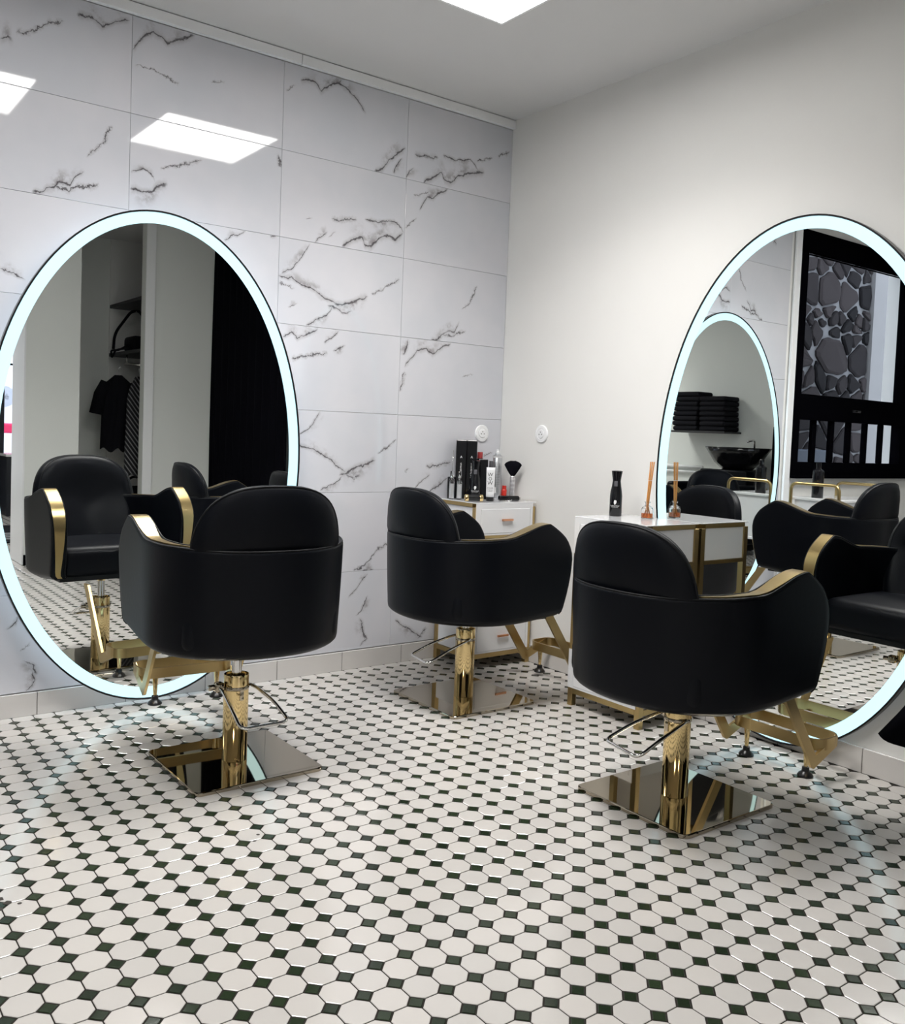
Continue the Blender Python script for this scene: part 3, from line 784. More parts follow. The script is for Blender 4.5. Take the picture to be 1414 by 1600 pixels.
# ------------------------------------------------------------------ drawer consoles
def console(x, y, rz, wd, dp, h, label):
    """local: front (drawer) face along -Y, x across; origin at floor centre"""
    t = empty('drawer_console', (x, y, 0), rz, label, 'console', 'white drawer consoles with gold frames')
    hx, hy, L = wd/2, dp/2, 0.024
    for sx in (-1, 1):
        for sy in (-1, 1):
            x0, x1 = sorted((sx*hx, sx*(hx-L))); y0, y1 = sorted((sy*hy, sy*(hy-L)))
            boxo('leg', x0, x1, y0, y1, 0.0005, h-0.0205, M_GOLD, t, 0.001, 1)
    def rails(z0, z1, nm):
        bm = bmesh.new()
        for sy in (-1, 1):
            y0, y1 = sorted((sy*hy, sy*(hy-L))); box(bm, -hx+L, hx-L, y0, y1, z0, z1)
        for sx in (-1, 1):
            x0, x1 = sorted((sx*hx, sx*(hx-L))); box(bm, x0, x1, -hy+L, hy-L, z0, z1)
        finish(nm, bm, M_GOLD, t)
    rails(h-0.020, h-0.004, 'top_rail'); rails(0.050, 0.070, 'bottom_rail'); rails(h-0.160, h-0.146, 'middle_rail')
    boxo('top', -hx, hx, -hy-0.002, hy, h-0.004, h, M_WHITE, t, 0.001, 1)
    for z0, z1 in ((h-0.145, h-0.022), (0.072, 0.205)):
        bm = bmesh.new(); box(bm, -hx+0.006, hx-0.006, -hy+0.008, hy-0.006, z0, z1)
        finish('drawer_box', bm, M_WHITE, t)
        bm = bmesh.new(); x0, x1, y0, y1 = -hx+0.001, hx-0.017, -hy-0.003, -hy-0.0002; zt_ = z1+0.018
        box(bm, x0, x1, y0, y1, z1-0.006, zt_); box(bm, x0, x1, y0, y1, z0, z0+0.008); box(bm, x0, x0+0.028, y0, y1, z0+0.008, z1-0.006); box(bm, x1-0.014, x1, y0, y1, z0+0.008, z1-0.006)
        finish('face_frame', bm, M_WHITE, t)
        d = boxo('drawer_front', -hx+0.0305, hx-0.0325, -hy-0.0045, -hy+0.007, z0+0.008, z1-0.006, M_WHITE, t, 0.0015, 1)
        bm = bmesh.new(); zm = (z0+z1)/2+0.006
        box(bm, -0.032, 0.032, -hy-0.018, -hy-0.010, zm-0.005, zm+0.005); bevel(bm, 0.002, 2)
        box(bm, -0.024, -0.018, -hy-0.011, -hy-0.0035, zm-0.003, zm+0.003); box(bm, 0.018, 0.024, -hy-0.011, -hy-0.0035, zm-0.003, zm+0.003)
        h_ = finish('handle', bm, M_ROSE, d)
    return t
console(-0.190, -0.151, 0, 0.350, 0.275, 0.746, 'white two-drawer console with gold frame in the room corner, crowded with bottles')
console(-0.1825, -1.050, -PI/2, 0.368, 0.290, 0.745, 'white two-drawer console with gold frame against the right wall, touching the oval mirror')

# ------------------------------------------------------------------ black window in the left-hand wall
def window():
    t = empty('window_1', (0, 0, 0)); t['kind'] = 'structure'
    X0, X1, Z0, Z1 = -4.12, -2.50, 0.84, 2.44
    bm = bmesh.new(); y0, y1 = -0.012, 0.06
    box(bm, X0, X0+0.245, y0, y1, Z0, Z1); box(bm, X1-0.075, X1, y0, y1, Z0, Z1)
    box(bm, X0+0.245, X1-0.075, y0, y1, 2.305, Z1); box(bm, X0+0.245, X1-0.075, y0, y1, Z0, 0.945)
    box(bm, X0+0.245, X1-0.075, y0, y1, 1.225, 1.39)
    finish('window_frame', bm, M_BLACKF, t)
    bm = bmesh.new(); box(bm, X0, X1, -0.05, -0.0125, Z0-0.0, Z0+0.02); finish('window_sill', bm, M_BLACKF, t)
    xs = [X0+0.245+i*(X1-X0-0.320)/6 for i in range(7)]
    for x in xs[1:-1]:
        boxo('mullion', x-0.023, x+0.023, 0.012, 0.040, 0.946, 1.224, M_BLACKF, t, 0.003, 1)
    gm = mat('window_glass', (1, 1, 1), 0.0, trans=1.0, ior=1.02, spec=0.0)
    boxo('glass_pane', X0+0.245, X1-0.075, 0.024, 0.028, 1.391, 2.304, gm, t)
    for a, b in zip(xs, xs[1:]):
        boxo('glass_pane', a+0.0235, b-0.0235, 0.024, 0.028, 0.946, 1.224, gm, t)
    bm = bmesh.new(); box(bm, -3.30, -3.20, -0.020, -0.0125, 1.295, 1.31); box(bm, -3.27, -3.23, -0.036, -0.020, 1.298, 1.307); finish('window_handle', bm, M_BLACKP, t)
window()

# stone wall outside: separate stones standing proud of the mortar
M_MORTAR = mat('lime_mortar', (0.20, 0.20, 0.21), 0.95, spec=0.1, var=0.25, bump=(30, 0.8))
M_STONE = mat_tile('dark_field_stone', (0.030, 0.029, 0.033), 0.9, 0.6, 0.9, 0.1)
SX0, SX1, SY = -6.06, -3.2, 1.5
sw = tag(boxo('stone_wall', SX0, SX1, SY, SY+0.3, -0.5, 3.9, M_MORTAR), 'dark rubble stone wall with pale mortar outside the black window', 'wall')
rnd = random.Random(5)
cells = []
zz = 0.30; 
seeds = []
row = 0
while zz < 3.5:
    hgt = rnd.choice((0.10, 0.13, 0.17, 0.26, 0.33)); x = SX0-0.2+rnd.random()*0.2
    while x < SX1+0.2:
        wd = rnd.uniform(0.7, 2.1)*hgt+0.05
        seeds.append((x+wd/2, zz+hgt/2+rnd.uniform(-0.05, 0.05), hgt*rnd.uniform(.75, 1.25))); x += wd
    zz += hgt
def clip_poly(poly, p, n):
    out = []
    for a, b in zip(poly, poly[1:]+poly[:1]):
        da = (a[0]-p[0])*n[0]+(a[1]-p[1])*n[1]; db = (b[0]-p[0])*n[0]+(b[1]-p[1])*n[1]
        if da <= 0: out.append(a)
        if da*db < 0:
            t = da/(da-db); out.append((a[0]+(b[0]-a[0])*t, a[1]+(b[1]-a[1])*t))
    return out
stones = []
for i, (x, z, h) in enumerate(seeds):
    poly = [(x-0.4, z-0.3), (x+0.4, z-0.3), (x+0.4, z+0.3), (x-0.4, z+0.3)]
    for j, (x2, z2, h2) in enumerate(seeds):
        dx, dz = x2-x, z2-z; d = math.hypot(dx, dz)
        if j == i or d > 0.85: continue
        wgt = h/(h+h2); m_ = (x+dx*wgt, z+dz*wgt); nx, nz = dx/d, dz/d
        poly = clip_poly(poly, (m_[0]-nx*0.011, m_[1]-nz*0.011), (nx, nz))
        if len(poly) < 3: break
    poly = clip_poly(poly, (SX0+0.003, 0), (-1, 0)) if len(poly) > 2 else poly
    poly = clip_poly(poly, (SX1-0.005, 0), (1, 0)) if len(poly) > 2 else poly
    if len(poly) < 3: continue
    q = []
    for a, b in zip(poly, poly[1:]+poly[:1]):     # cut corners
        e1, e2 = rnd.uniform(.10, .20), rnd.uniform(.10, .20); jx = lambda: rnd.uniform(-.006, .006)
        q += [(a[0]*(1-e1)+b[0]*e1+jx(), a[1]*(1-e1)+b[1]*e1+jx()), ((a[0]+b[0])/2+jx(), (a[1]+b[1])/2+jx()), (a[0]*e2+b[0]*(1-e2)+jx(), a[1]*e2+b[1]*(1-e2)+jx())]
    ar = abs(sum(a[0]*b[1]-b[0]*a[1] for a, b in zip(q, q[1:]+q[:1])))/2
    if ar < 0.0025: continue
    stones.append((x, z, q))
stones.sort(key=lambda s: abs(s[0]+5.4)+abs(s[1]-2.0)*0.6)
def stone_mesh(bm, x, z, q, ox=0, oz=0):
    d = rnd.uniform(0.015, 0.035); cx = sum(p[0] for p in q)/len(q); cz = sum(p[1] for p in q)/len(q)
    a = [bm.verts.new((p[0]-ox, 0.01, p[1]-oz)) for p in q]
    b = [bm.verts.new((p[0]-ox, -d*0.6, p[1]-oz)) for p in q]
    c = [bm.verts.new((cx+(p[0]-cx)*0.86-ox, -d*rnd.uniform(0.9, 1.2), cz+(p[1]-cz)*0.86-oz)) for p in q]
    n = len(q)
    for u, v in ((a, b), (b, c)):
        for k in range(n): bm.faces.new((u[k], u[(k+1) % n], v[(k+1) % n], v[k]))
    bm.faces.new(c); bmesh.ops.recalc_face_normals(bm, faces=bm.faces)
for x, z, q in stones[:230]:
    bm = bmesh.new(); stone_mesh(bm, x, z, q, x, z); finish('stone', bm, M_STONE, sw, loc=(x, SY, z))
bm = bmesh.new()
for x, z, q in stones[230:]: stone_mesh(bm, x, z, q)
o = finish('stone', bm, M_STONE, sw, loc=(0, SY, 0)); o['kind'] = 'stuff'
tag(boxo('house_wall', -6.78, -6.07, 1.45, 1.9, -0.5, 3.9, mat('outdoor_render', (0.25, 0.245, 0.25), 0.9, var=0.08)), 'plain pale rendered wall outside, beyond the end of the stone wall', 'wall')
tag(boxo('white_gable', -10.5, -6.785, 1.6, 1.9, -0.5, 3.9, mat('white_render', (0.85, 0.87, 0.92), 0.9)), 'bright white wall outside the window, past the rendered wall', 'wall')
tag(boxo('crate', -4.85, -4.10, 1.10, 1.44, -0.1, 1.02, mat('blue_plastic', (0.03, 0.05, 0.09), 0.5), bev=0.01), 'dark blue bin outside against the foot of the stone wall', 'bin')
structure(boxo('floor_outside', -12, 3, 0.31, 12, -0.2, -0.11, mat('asphalt', (0.25, 0.25, 0.25), 0.9)))

# ------------------------------------------------------------------ street front seen at the far left of the mirror
def street():
    t = empty('window_2', (0, 0, 0)); t['kind'] = 'structure'
    gm = MATS['window_glass']
    bm = bmesh.new()
    box(bm, -2.30, -2.25, YS-0.06, YS, 0.001, 2.249); box(bm, -0.06, -0.001, YS-0.06, YS, 0.001, 2.249); box(bm, -2.25, -0.06, YS-0.06, YS, 2.19, 2.249)
    box(bm, -2.25, -0.06, YS-0.06, YS, 0.001, 0.05); box(bm, -2.25, -0.06, YS-0.05, YS-0.01, 1.645, 1.665)
    finish('window_frame', bm, M_BLACKF, t)
    boxo('glass_pane', -2.25, -0.06, YS-0.034, YS-0.030, 0.05, 1.644, gm, t)
    boxo('glass_pane', -2.25, -0.06, YS-0.034, YS-0.030, 1.666, 2.19, gm, t)
    bm = bmesh.new(); lathe(bm, [(0.13, 0.0), (0.13, 0.002)], 40); bmesh.ops.rotate(bm, verts=bm.verts, cent=(0,0,0), matrix=Matrix.Rotation(PI/2, 3, 'X'))
    o = finish('window_sticker', bm, mat('grey_sticker', (0.75, 0.78, 0.82), 0.6, trans=0.85, ior=1.05), t, loc=(-0.60, YS-0.026, 1.27)); 
    text('sticker_letters', 'Mé', 0.10, M_WHITE, o, (-0.005, 0.003, 0), (PI/2, 0, 0))
street()
tag(boxo('entrance_door', -1.30, -0.785, -7.64, -7.58, 0.001, 2.15, mat('dark_blue_door', (0.010, 0.014, 0.022), 0.3), bev=0.004), 'dark panel standing by the entrance, at the far left edge of the mirror', 'door')
t = empty('reception_counter', (-0.66, -7.25, 0), 0, 'dark reception counter near the entrance, seen at the far left edge of the mirror', 'counter')
boxo('body', -0.20, 0.24, -0.22, 0.22, 0.001, 0.62, mat('dark_counter', (0.012, 0.014, 0.02), 0.4), t, 0.004)
boxo('top', -0.21, 0.25, -0.23, 0.23, 0.621, 0.645, M_WHITE, t, 0.003)
t = empty('door_mat', (-1.05, -5.5, 0), 0, 'black door mat with white stripes on the tiled floor near the entrance', 'mat')
boxo('backing', -0.50, 0.50, -0.62, 0.62, 0.0003, 0.010, M_BCLOTH, t)
for k in range(4):
    boxo('stripe', -0.5, 0.5, 0.02+k*0.13, 0.06+k*0.13, 0.0102, 0.013, M_WHITE, t)
tag(boxo('awning', -2.4, 0.6, -11.6, -10.6, 0.80, 0.93, mat('pink_cloth', (0.85, 0.04, 0.14), 0.7), bev=0.02), 'pink red canopy outside the entrance glass', 'canopy')
tag(boxo('white_facade', -8, 4, -14.2, -14.0, -0.5, 7.0, mat('white_facade_paint', (0.85, 0.88, 0.95), 0.9)), 'white building front across the street beyond the entrance glass', 'building')
structure(boxo('street_ground', -8, 4, -14, YS-0.11, -0.2, -0.11, mat('pale_paving', (0.45, 0.45, 0.46), 0.9)))

# ------------------------------------------------------------------ curtain
def curtain():
    t = empty('curtain', (0, -2.9, 0), 0, 'long black curtain hanging on the right wall beyond the mirror', 'curtain')
    bm = bmesh.new(); ny, nz = 110, 24; rows = []
    for i in range(nz+1):
        f = i/nz; row = []
        for j in range(ny+1):
            g = j/ny
            z = 0.10+f*2.32
            ystart = -2.245+0.255*max(0, 1-(z-0.10)/0.50)**1.2
            y = ystart+(-3.57-ystart)*g
            x = -0.075-0.022*math.sin(g*PI*22+0.7*math.sin(f*3))*(0.55+0.45*(1-f)) - 0.02*max(0, 1-(z)/0.5)
            zb = z+(1-f)**6*(0.07-0.07*min(1, g*6))
            row.append(bm.verts.new((x, y+2.9, zb)))
        rows.append(row)
    for a, b in zip(rows, rows[1:]):
        for k in range(ny): bm.faces.new((a[k], a[k+1], b[k+1], b[k]))
    bmesh.ops.solidify(bm, geom=bm.faces, thickness=0.003)
    finish('cloth', bm, M_VELVET, t, True)
    tubeo('rod', [(-0.06, 0.76, 2.43), (-0.06, -0.70, 2.43)], 0.009, M_BLACKP, t, 12)
    for y in (0.70, -0.66):
        tubeo('bracket', [(-0.06, y, 2.43), (-0.0005, y, 2.43)], 0.006, M_BLACKP, t, 8)
curtain()

# ------------------------------------------------------------------ things on the corner console
ZT = 0.7462
M_GLOSSB = mat('gloss_black', (0.006, 0.006, 0.008), 0.12)
M_PRINT = mat('white_print', (0.75, 0.75, 0.75), 0.6)
M_PRINTB = mat('black_print', (0.02, 0.02, 0.02), 0.6)
M_SILVER = mat('silver_can', (0.62, 0.64, 0.66), 0.28, 0.85)
M_SILVERL = mat('silver_liquid', (0.85, 0.86, 0.88), 0.35, 0.3)
YAWT = -0.646   # packaging turned towards the middle of the room
def thing(name, x, y, label, cat, group=None, rz=YAWT, z=ZT):
    return empty(name, (x, y, z), rz, label, cat, group)
for x, y, lab in ((-0.272, -0.048, 'taller left one of two tall slim black product boxes on the corner console'), (-0.212, -0.050, 'right one of two tall slim black product boxes on the corner console')):
    t = thing('product_box', x, y, lab, 'box', 'tall black product boxes')
    boxo('carton', -0.0245, 0.0245, -0.020, 0.020, 0.0003, 0.272, M_GLOSSB, t, 0.003, 2)
    text('lettering', 'S\nE\nB\nA\nS\nT\nI\nA\nN', 0.016, M_PRINT, t, (0, -0.0204, 0.105), (PI/2, 0, 0))
    text('emblem', 'A', 0.016, M_PRINT, t, (0, -0.0204, 0.193), (PI/2, 0, 0))
for x, y, lab in ((-0.344, -0.080, 'left small clear glass spray bottle on the corner console'), (-0.312, -0.095, 'second small clear glass spray bottle, beside the black jar')):
    t = thing('spray_bottle', x, y, lab, 'bottle', 'clear glass spray bottles')
    latheo('glass', [(0.0115, 0.0003), (0.0120, 0.002), (0.0120, 0.092), (0.008, 0.097)], M_GLASS, t, 20)
    latheo('liquid', [(0.0095, 0.0045), (0.0095, 0.070)], M_SILVERL, t, 16)
    latheo('pump', [(0.006, 0.0972), (0.006, 0.106), (0.003, 0.107), (0.003, 0.112)], M_CHROME, t, 14)
    latheo('cap', [(0.0085, 0.0975), (0.0090, 0.099), (0.0090, 0.128), (0.0085, 0.129)], M_GLASS, t, 18)
t = thing('tool_jar', -0.318, -0.040, 'short gloss black jar behind the glass spray bottles on the console', 'jar')
latheo('jar_body', [(0.017, 0.0003), (0.018, 0.002), (0.018, 0.098), (0.016, 0.100), (0.015, 0.098), (0.015, 0.006)], M_GLOSSB, t, 24)
t = thing('tail_comb', -0.318, -0.040, 'slim comb with a thin silver tail standing in the black jar', 'comb', z=ZT+0.008)
bm = bmesh.new(); lathe(bm, [(0.0012, 0.06), (0.0012, 0.215)], 8, 0.004); finish('tail', bm, M_CHROME, t, True)
boxo('comb_body', 0.000, 0.010, -0.002, 0.002, 0.0003, 0.062, M_BLACKP, t)
def mist_bottle(x, y, lab, rz, z):
    t = thing('mist_bottle', x, y, lab, 'spray bottle', 'black mist spray bottles', rz, z)
    latheo('bottle_body', [(0.0235, 0.0003), (0.0245, 0.002), (0.0245, 0.080), (0.0225, 0.098), (0.0180, 0.122), (0.0165, 0.134)], M_GLOSSB, t, 28)
    latheo('spray_head', [(0.0165, 0.1342), (0.0160, 0.140), (0.0175, 0.152), (0.0215, 0.176), (0.0220, 0.179), (0.012, 0.181)], M_GLOSSB, t, 28)
    boxo('trigger', -0.007, 0.007, -0.0230, -0.0150, 0.118, 0.139, mat('grey_plastic', (0.10, 0.10, 0.11), 0.4), t, 0.002, 2)
    # white head silhouette emblem and lettering
    bm = bmesh.new(); pts = [(-0.004, 0.062), (-0.0045, 0.057), (-0.0055, 0.055), (-0.0042, 0.053), (-0.0042, 0.050), (-0.002, 0.0495), (-0.003, 0.047), (0.001, 0.0465), (0.002, 0.0495), (0.0045, 0.052), (0.006, 0.057), (0.0055, 0.062), (0.001, 0.0640), (-0.002, 0.0640)]
    f = [bm.verts.new((px, -0.0258, pz)) for px, pz in pts]; g_ = [bm.verts.new((px, -0.0244, pz)) for px, pz in pts]
    n = len(f); bm.faces.new(f); bm.faces.new(g_)
    for k in range(n): bm.faces.new((f[k], f[(k+1) % n], g_[(k+1) % n], g_[k]))
    bmesh.ops.recalc_face_normals(bm, faces=bm.faces); finish('emblem', bm, M_PRINT, t)
    text('lettering', 'Schwarzkopf', 0.0066, M_PRINT, t, (0, -0.0256, 0.042), (PI/2, 0, 0))
    text('lettering', 'PROFESSIONAL', 0.0038, M_PRINT, t, (0, -0.0256, 0.0365), (PI/2, 0, 0))
mist_bottle(-0.243, -0.122, 'black mist spray bottle with white head emblem among the products on the corner console', YAWT, ZT)
mist_bottle(-0.153, -0.912, 'black mist spray bottle standing alone on the console beside the right mirror', -0.95, 0.7452)
t = thing('product_box', -0.180, -0.105, 'wide gloss black product box behind the white tube on the console', 'box')
boxo('carton', -0.018, 0.018, -0.018, 0.018, 0.0003, 0.186, M_GLOSSB, t, 0.002, 2)
t = thing('pump_bottle', -0.158, -0.045, 'tall dark bottle with a red cap at the back of the corner console', 'bottle')
latheo('bottle_body', [(0.017, 0.0003), (0.018, 0.002), (0.018, 0.182), (0.013, 0.188)], M_GLOSSB, t, 24)
latheo('cap', [(0.0125, 0.1882), (0.0130, 0.190), (0.0130, 0.216), (0.012, 0.218)], mat('red_cap', (0.40, 0.05, 0.05), 0.35), t, 20)
t = thing('serum_bottle', -0.137, -0.105, 'clear bottle with a dark grey cap behind the white tube', 'bottle')
latheo('bottle_body', [(0.012, 0.0003), (0.013, 0.002), (0.013, 0.138), (0.008, 0.144)], M_GLASS, t, 20)
latheo('cap', [(0.0095, 0.1442), (0.010, 0.146), (0.010, 0.178), (0.0095, 0.179)], mat('dark_grey_cap', (0.09, 0.09, 0.10), 0.3), t, 20)
# white tube standing on its black cap
t = thing('cream_tube', -0.222, -0.208, 'white cream tube with large black letters standing on its black cap', 'tube')
latheo('cap', [(0.0165, 0.0003), (0.017, 0.002), (0.017, 0.018), (0.016, 0.019)], M_BLACKP, t, 24)
bm = bmesh.new(); n = 24; rings = []
for k in range(9):
    f = k/8; rings.append([bm.verts.new(((0.0185+0.0015*f)*math.cos(2*PI*a/n), (0.0175*(1-f)+0.0012)*math.sin(2*PI*a/n), 0.0195+0.134*f)) for a in range(n)])
for a, b in zip(rings, rings[1:]):
    for k in range(n): bm.faces.new((a[k], a[(k+1) % n], b[(k+1) % n], b[k]))
bm.faces.new(list(reversed(rings[0]))); bm.faces.new(rings[-1]); tb = finish('tube_body', bm, M_WHITE, t, True)
tilt = math.atan2(0.0175, 0.134)
for s_, zz_, sz in (('W', 0.120, 0.024), ('O', 0.101, 0.020), ('W', 0.082, 0.024), ('COLOR', 0.060, 0.008), ('STYLE ON', 0.052, 0.005), ('STEROIDS', 0.046, 0.005)):
    f = (zz_-0.0195)/0.134; text('lettering', s_, sz, M_PRINTB, tb, (-0.002, -(0.0175*(1-f)+0.0012)-0.0012, zz_), (PI/2-tilt, 0, 0))
# hair spray can
t = thing('hairspray_can', -0.092, -0.095, 'silver hairspray can with white nozzle at the back right of the corner console', 'spray can')
latheo('can', [(0.0215, 0.0003), (0.0225, 0.003), (0.0225, 0.196), (0.0205, 0.199), (0.0215, 0.2035), (0.0140, 0.207), (0.0130, 0.214)], M_SILVER, t, 32)
latheo('collar', [(0.0228, 0.194), (0.0232, 0.197), (0.0228, 0.2005)], M_PRINT, t, 32)
latheo('nozzle', [(0.0095, 0.2142), (0.0095, 0.222), (0.0055, 0.225), (0.005, 0.233), (0.003, 0.234)], M_WHITE, t, 20)
boxo('barcode_label', -0.0145, -0.003, -0.0238, -0.0195, 0.028, 0.055, M_PRINT, t)
bm = bmesh.new()
for k in range(14): box(bm, -0.006, 0.012, -0.0237, -0.0200, 0.070+k*0.0075, 0.0715+k*0.0075)
finish('printed_lines', bm, mat('grey_print', (0.30, 0.30, 0.32), 0.6), t)
# neck brush
t = thing('neck_brush', -0.060, -0.172, 'neck duster brush with black fan bristles standing upright on the console', 'brush')
latheo('handle', [(0.0115, 0.0003), (0.0125, 0.002), (0.0125, 0.108), (0.0100, 0.112)], mat('silver_handle', (0.80, 0.78, 0.80), 0.25, 0.6), t, 20)
bm = bmesh.new()
for k in range(17): lathe(bm, [(0.0126, 0.008+k*0.006), (0.0129, 0.0087+k*0.006), (0.0126, 0.0096+k*0.006)], 20, cap=False)
finish('grip_rings', bm, M_BLACKP, t, True)
bm = bmesh.new(); rnd2 = random.Random(3)
n = 32; prof = [(0.009, 0.1125, 0.009), (0.020, 0.128, 0.012), (0.031, 0.146, 0.016), (0.041, 0.164, 0.018)]
rings = [[bm.verts.new((a*math.cos(2*PI*k/n), b*math.sin(2*PI*k/n), z)) for k in range(n)] for a, z, b in prof]
for f, hz in ((0.85, 0.173), (0.6, 0.179), (0.3, 0.183)):
    rings.append([bm.verts.new((0.041*f*math.cos(2*PI*k/n), 0.018*f*math.sin(2*PI*k/n), hz+rnd2.uniform(-.0008, .0008))) for k in range(n)])
for a, b in zip(rings, rings[1:]):
    for k in range(n): bm.faces.new((a[k], a[(k+1) % n], b[(k+1) % n], b[k]))
bm.faces.new(rings[-1]); bm.faces.new(list(reversed(rings[0])))
finish('bristles', bm, M_VELVET, t, True)
# small red lidded pot behind the brush
t = thing('nail_pot', -0.052, -0.105, 'small glossy red bottle between the hairspray can and the brush', 'bottle')
latheo('pot', [(0.012, 0.0003), (0.013, 0.002), (0.013, 0.042), (0.010, 0.046)], mat('glossy_red', (0.55, 0.03, 0.02), 0.15), t, 20)
latheo('lid', [(0.010, 0.0462), (0.010, 0.062), (0.008, 0.063)], mat('glossy_red', (0.55, 0.03, 0.02), 0.15), t, 20)
# clips and clippers
t = thing('hair_clipper', -0.110, -0.215, 'black hair clipper lying on the console beneath the brush', 'clipper', rz=-0.25)
bm = bmesh.new(); box(bm, -0.055, 0.045, -0.013, 0.013, 0.0003, 0.024); bevel(bm, 0.006, 3); finish('clipper_body', bm, M_GLOSSB, t, True)
boxo('blade', 0.0452, 0.052, -0.012, 0.012, 0.004, 0.018, M_CHROME, t)
t = thing('hair_clip', -0.150, -0.238, 'bent silver hair clip in front of the clipper', 'clip', rz=-0.5)
tubeo('wire', smoothpts([(-0.025, 0.0, 0.0025), (0.022, -0.006, 0.0025), (0.026, 0.0, 0.0105), (0.022, 0.006, 0.0025), (-0.025, 0.002, 0.0025)], 0.006), 0.0016, M_CHROME, t, 6)
# curler roller with golden ends
t = thing('hair_roller', -0.318, -0.212, 'black hair roller with gold ends lying at the front left edge of the console', 'roller', rz=-0.45)
bm = bmesh.new(); lathe(bm, [(0.0135, -0.026), (0.0135, 0.026)], 24); bmesh.ops.rotate(bm, verts=bm.verts, cent=(0,0,0), matrix=Matrix.Rotation(PI/2, 3, 'Y')); bmesh.ops.translate(bm, verts=bm.verts, vec=(0, 0, 0.0165)); o = finish('barrel', bm, M_BLACKP, t, True); shade_auto(o)
for s in (-1, 1):
    bm = bmesh.new(); lathe(bm, [(0.0155, 0.0262), (0.0160, 0.028), (0.0160, 0.038), (0.0140, 0.041), (0.007, 0.0405), (0.005, 0.036)], 24)
    bmesh.ops.rotate(bm, verts=bm.verts, cent=(0,0,0), matrix=Matrix.Rotation(s*PI/2, 3, 'Y')); bmesh.ops.translate(bm, verts=bm.verts, vec=(0, 0, 0.0165)); o = finish('end_cap', bm, M_GOLDP, t, True); shade_auto(o)
# reed diffuser
t = thing('reed_diffuser', -0.112, -1.040, 'small glass reed diffuser with amber oil and wooden sticks in front of the right mirror', 'diffuser', rz=0, z=0.7452)
latheo('bottle', [(0.022, 0.0003), (0.0235, 0.002), (0.0240, 0.005), (0.0240, 0.034), (0.021, 0.044), (0.010, 0.051), (0.0095, 0.062), (0.012, 0.064), (0.012, 0.067), (0.0085, 0.067), (0.0080, 0.051), (0.019, 0.043), (0.0225, 0.034), (0.0225, 0.005), (0.020, 0.0035)], M_GLASS, t, 32)
latheo('oil', [(0.0195, 0.0042), (0.0222, 0.006), (0.0222, 0.0225)], mat('amber_oil', (1.0, 0.28, 0.04), 0.05, trans=0.75, ior=1.33), t, 32)
M_REED = mat('reed_wood', (0.55, 0.25, 0.07), 0.6)
for k in range(6):
    a = k*PI/3+0.3; a2 = a+0.5
    tubeo('reed', [(0.013*math.cos(a+2.6), 0.013*math.sin(a+2.6), 0.008), (0.0045*math.cos(a2)*0.9, 0.0045*math.sin(a2)*0.9, 0.064), (0.012+0.0075*math.cos(a2), -0.004+0.0075*math.sin(a2), 0.222)], 0.0022, M_REED, t, 6)
tubeo('tie', [(0.0075+0.0085*math.cos(2*PI*k/12), -0.002+0.0085*math.sin(2*PI*k/12), 0.150) for k in range(12)], 0.0007, M_PRINT, t, 4, True)

# ------------------------------------------------------------------ trolley by the window
t = empty('trolley', (-2.58, -0.30, 0), 0, 'white trolley with rounded gold handle bars under the black window', 'trolley')
for sx in (-1, 1):
    x = sx*0.26
    tubeo('handle_frame', smoothpts([(x, -0.16, 0.06), (x, -0.16, 0.82), (x, 0.16, 0.82), (x, 0.16, 0.06)], 0.045, 8), 0.010, M_GOLD, t, 10)
for z in (0.735, 0.45, 0.12):
    boxo('shelf', -0.248, 0.248, -0.158, 0.158, z-0.018, z, M_WHITE, t, 0.003, 1)
boxo('cabinet_body', -0.235, 0.235, -0.150, 0.150, 0.4502, 0.716, M_WHITE, t, 0.003, 1)
for sx in (-1, 1):
    for sy in (-1, 1):
        bm = bmesh.new(); lathe(bm, [(0.021, -0.006), (0.022, -0.004), (0.022, 0.004), (0.021, 0.006)], 16)
        bmesh.ops.rotate(bm, verts=bm.verts, cent=(0,0,0), matrix=Matrix.Rotation(PI/2, 3, 'X')); bmesh.ops.translate(bm, verts=bm.verts, vec=(sx*0.26, sy*0.16, 0.0225))
        tube(bm, [(sx*0.26, sy*0.16, 0.04), (sx*0.26, sy*0.16, 0.0595)], 0.006, 8)
        finish('caster', bm, M_BLACKP, t, True)
t = thing('shampoo_bottle', -2.40, -0.27, 'tall black bottle standing on the trolley under the window', 'bottle', rz=0, z=0.7352)
latheo('bottle_body', [(0.033, 0.0003), (0.034, 0.002), (0.034, 0.165), (0.015, 0.180)], M_GLOSSB, t, 24)
latheo('cap', [(0.015, 0.1802), (0.016, 0.182), (0.016, 0.215), (0.014, 0.217)], M_GLOSSB, t, 20)

# ------------------------------------------------------------------ closet contents (seen in the left mirror)
for z, lab in ((2.00, 'upper dark shelf board in the coat closet'), (1.60, 'lower dark shelf board in the coat closet, with the bag on it')):
    tag(boxo('closet_shelf', -0.560, -0.0005, -4.604, -3.80, z-0.028, z, M_SHELF, bev=0.002), lab, 'shelf', 'closet shelves')
t = empty('handbag', (-0.40, -4.30, 1.6005), 0, 'black bag with a long looped strap on the lower closet shelf', 'bag')
bm = bmesh.new(); box(bm, -0.10, 0.28, -0.12, 0.12, 0.0, 0.13); bevel(bm, 0.03, 3); finish('bag_body', bm, M_BCLOTH, t, True)
tubeo('strap', smoothpts([(-0.155, -0.20, 0.030), (-0.150, -0.19, 0.16), (-0.04, -0.12, 0.345), (0.02, -0.10, 0.355), (0.16, -0.08, 0.12)], 0.09, 8), 0.012, M_BCLOTH, t, 8)
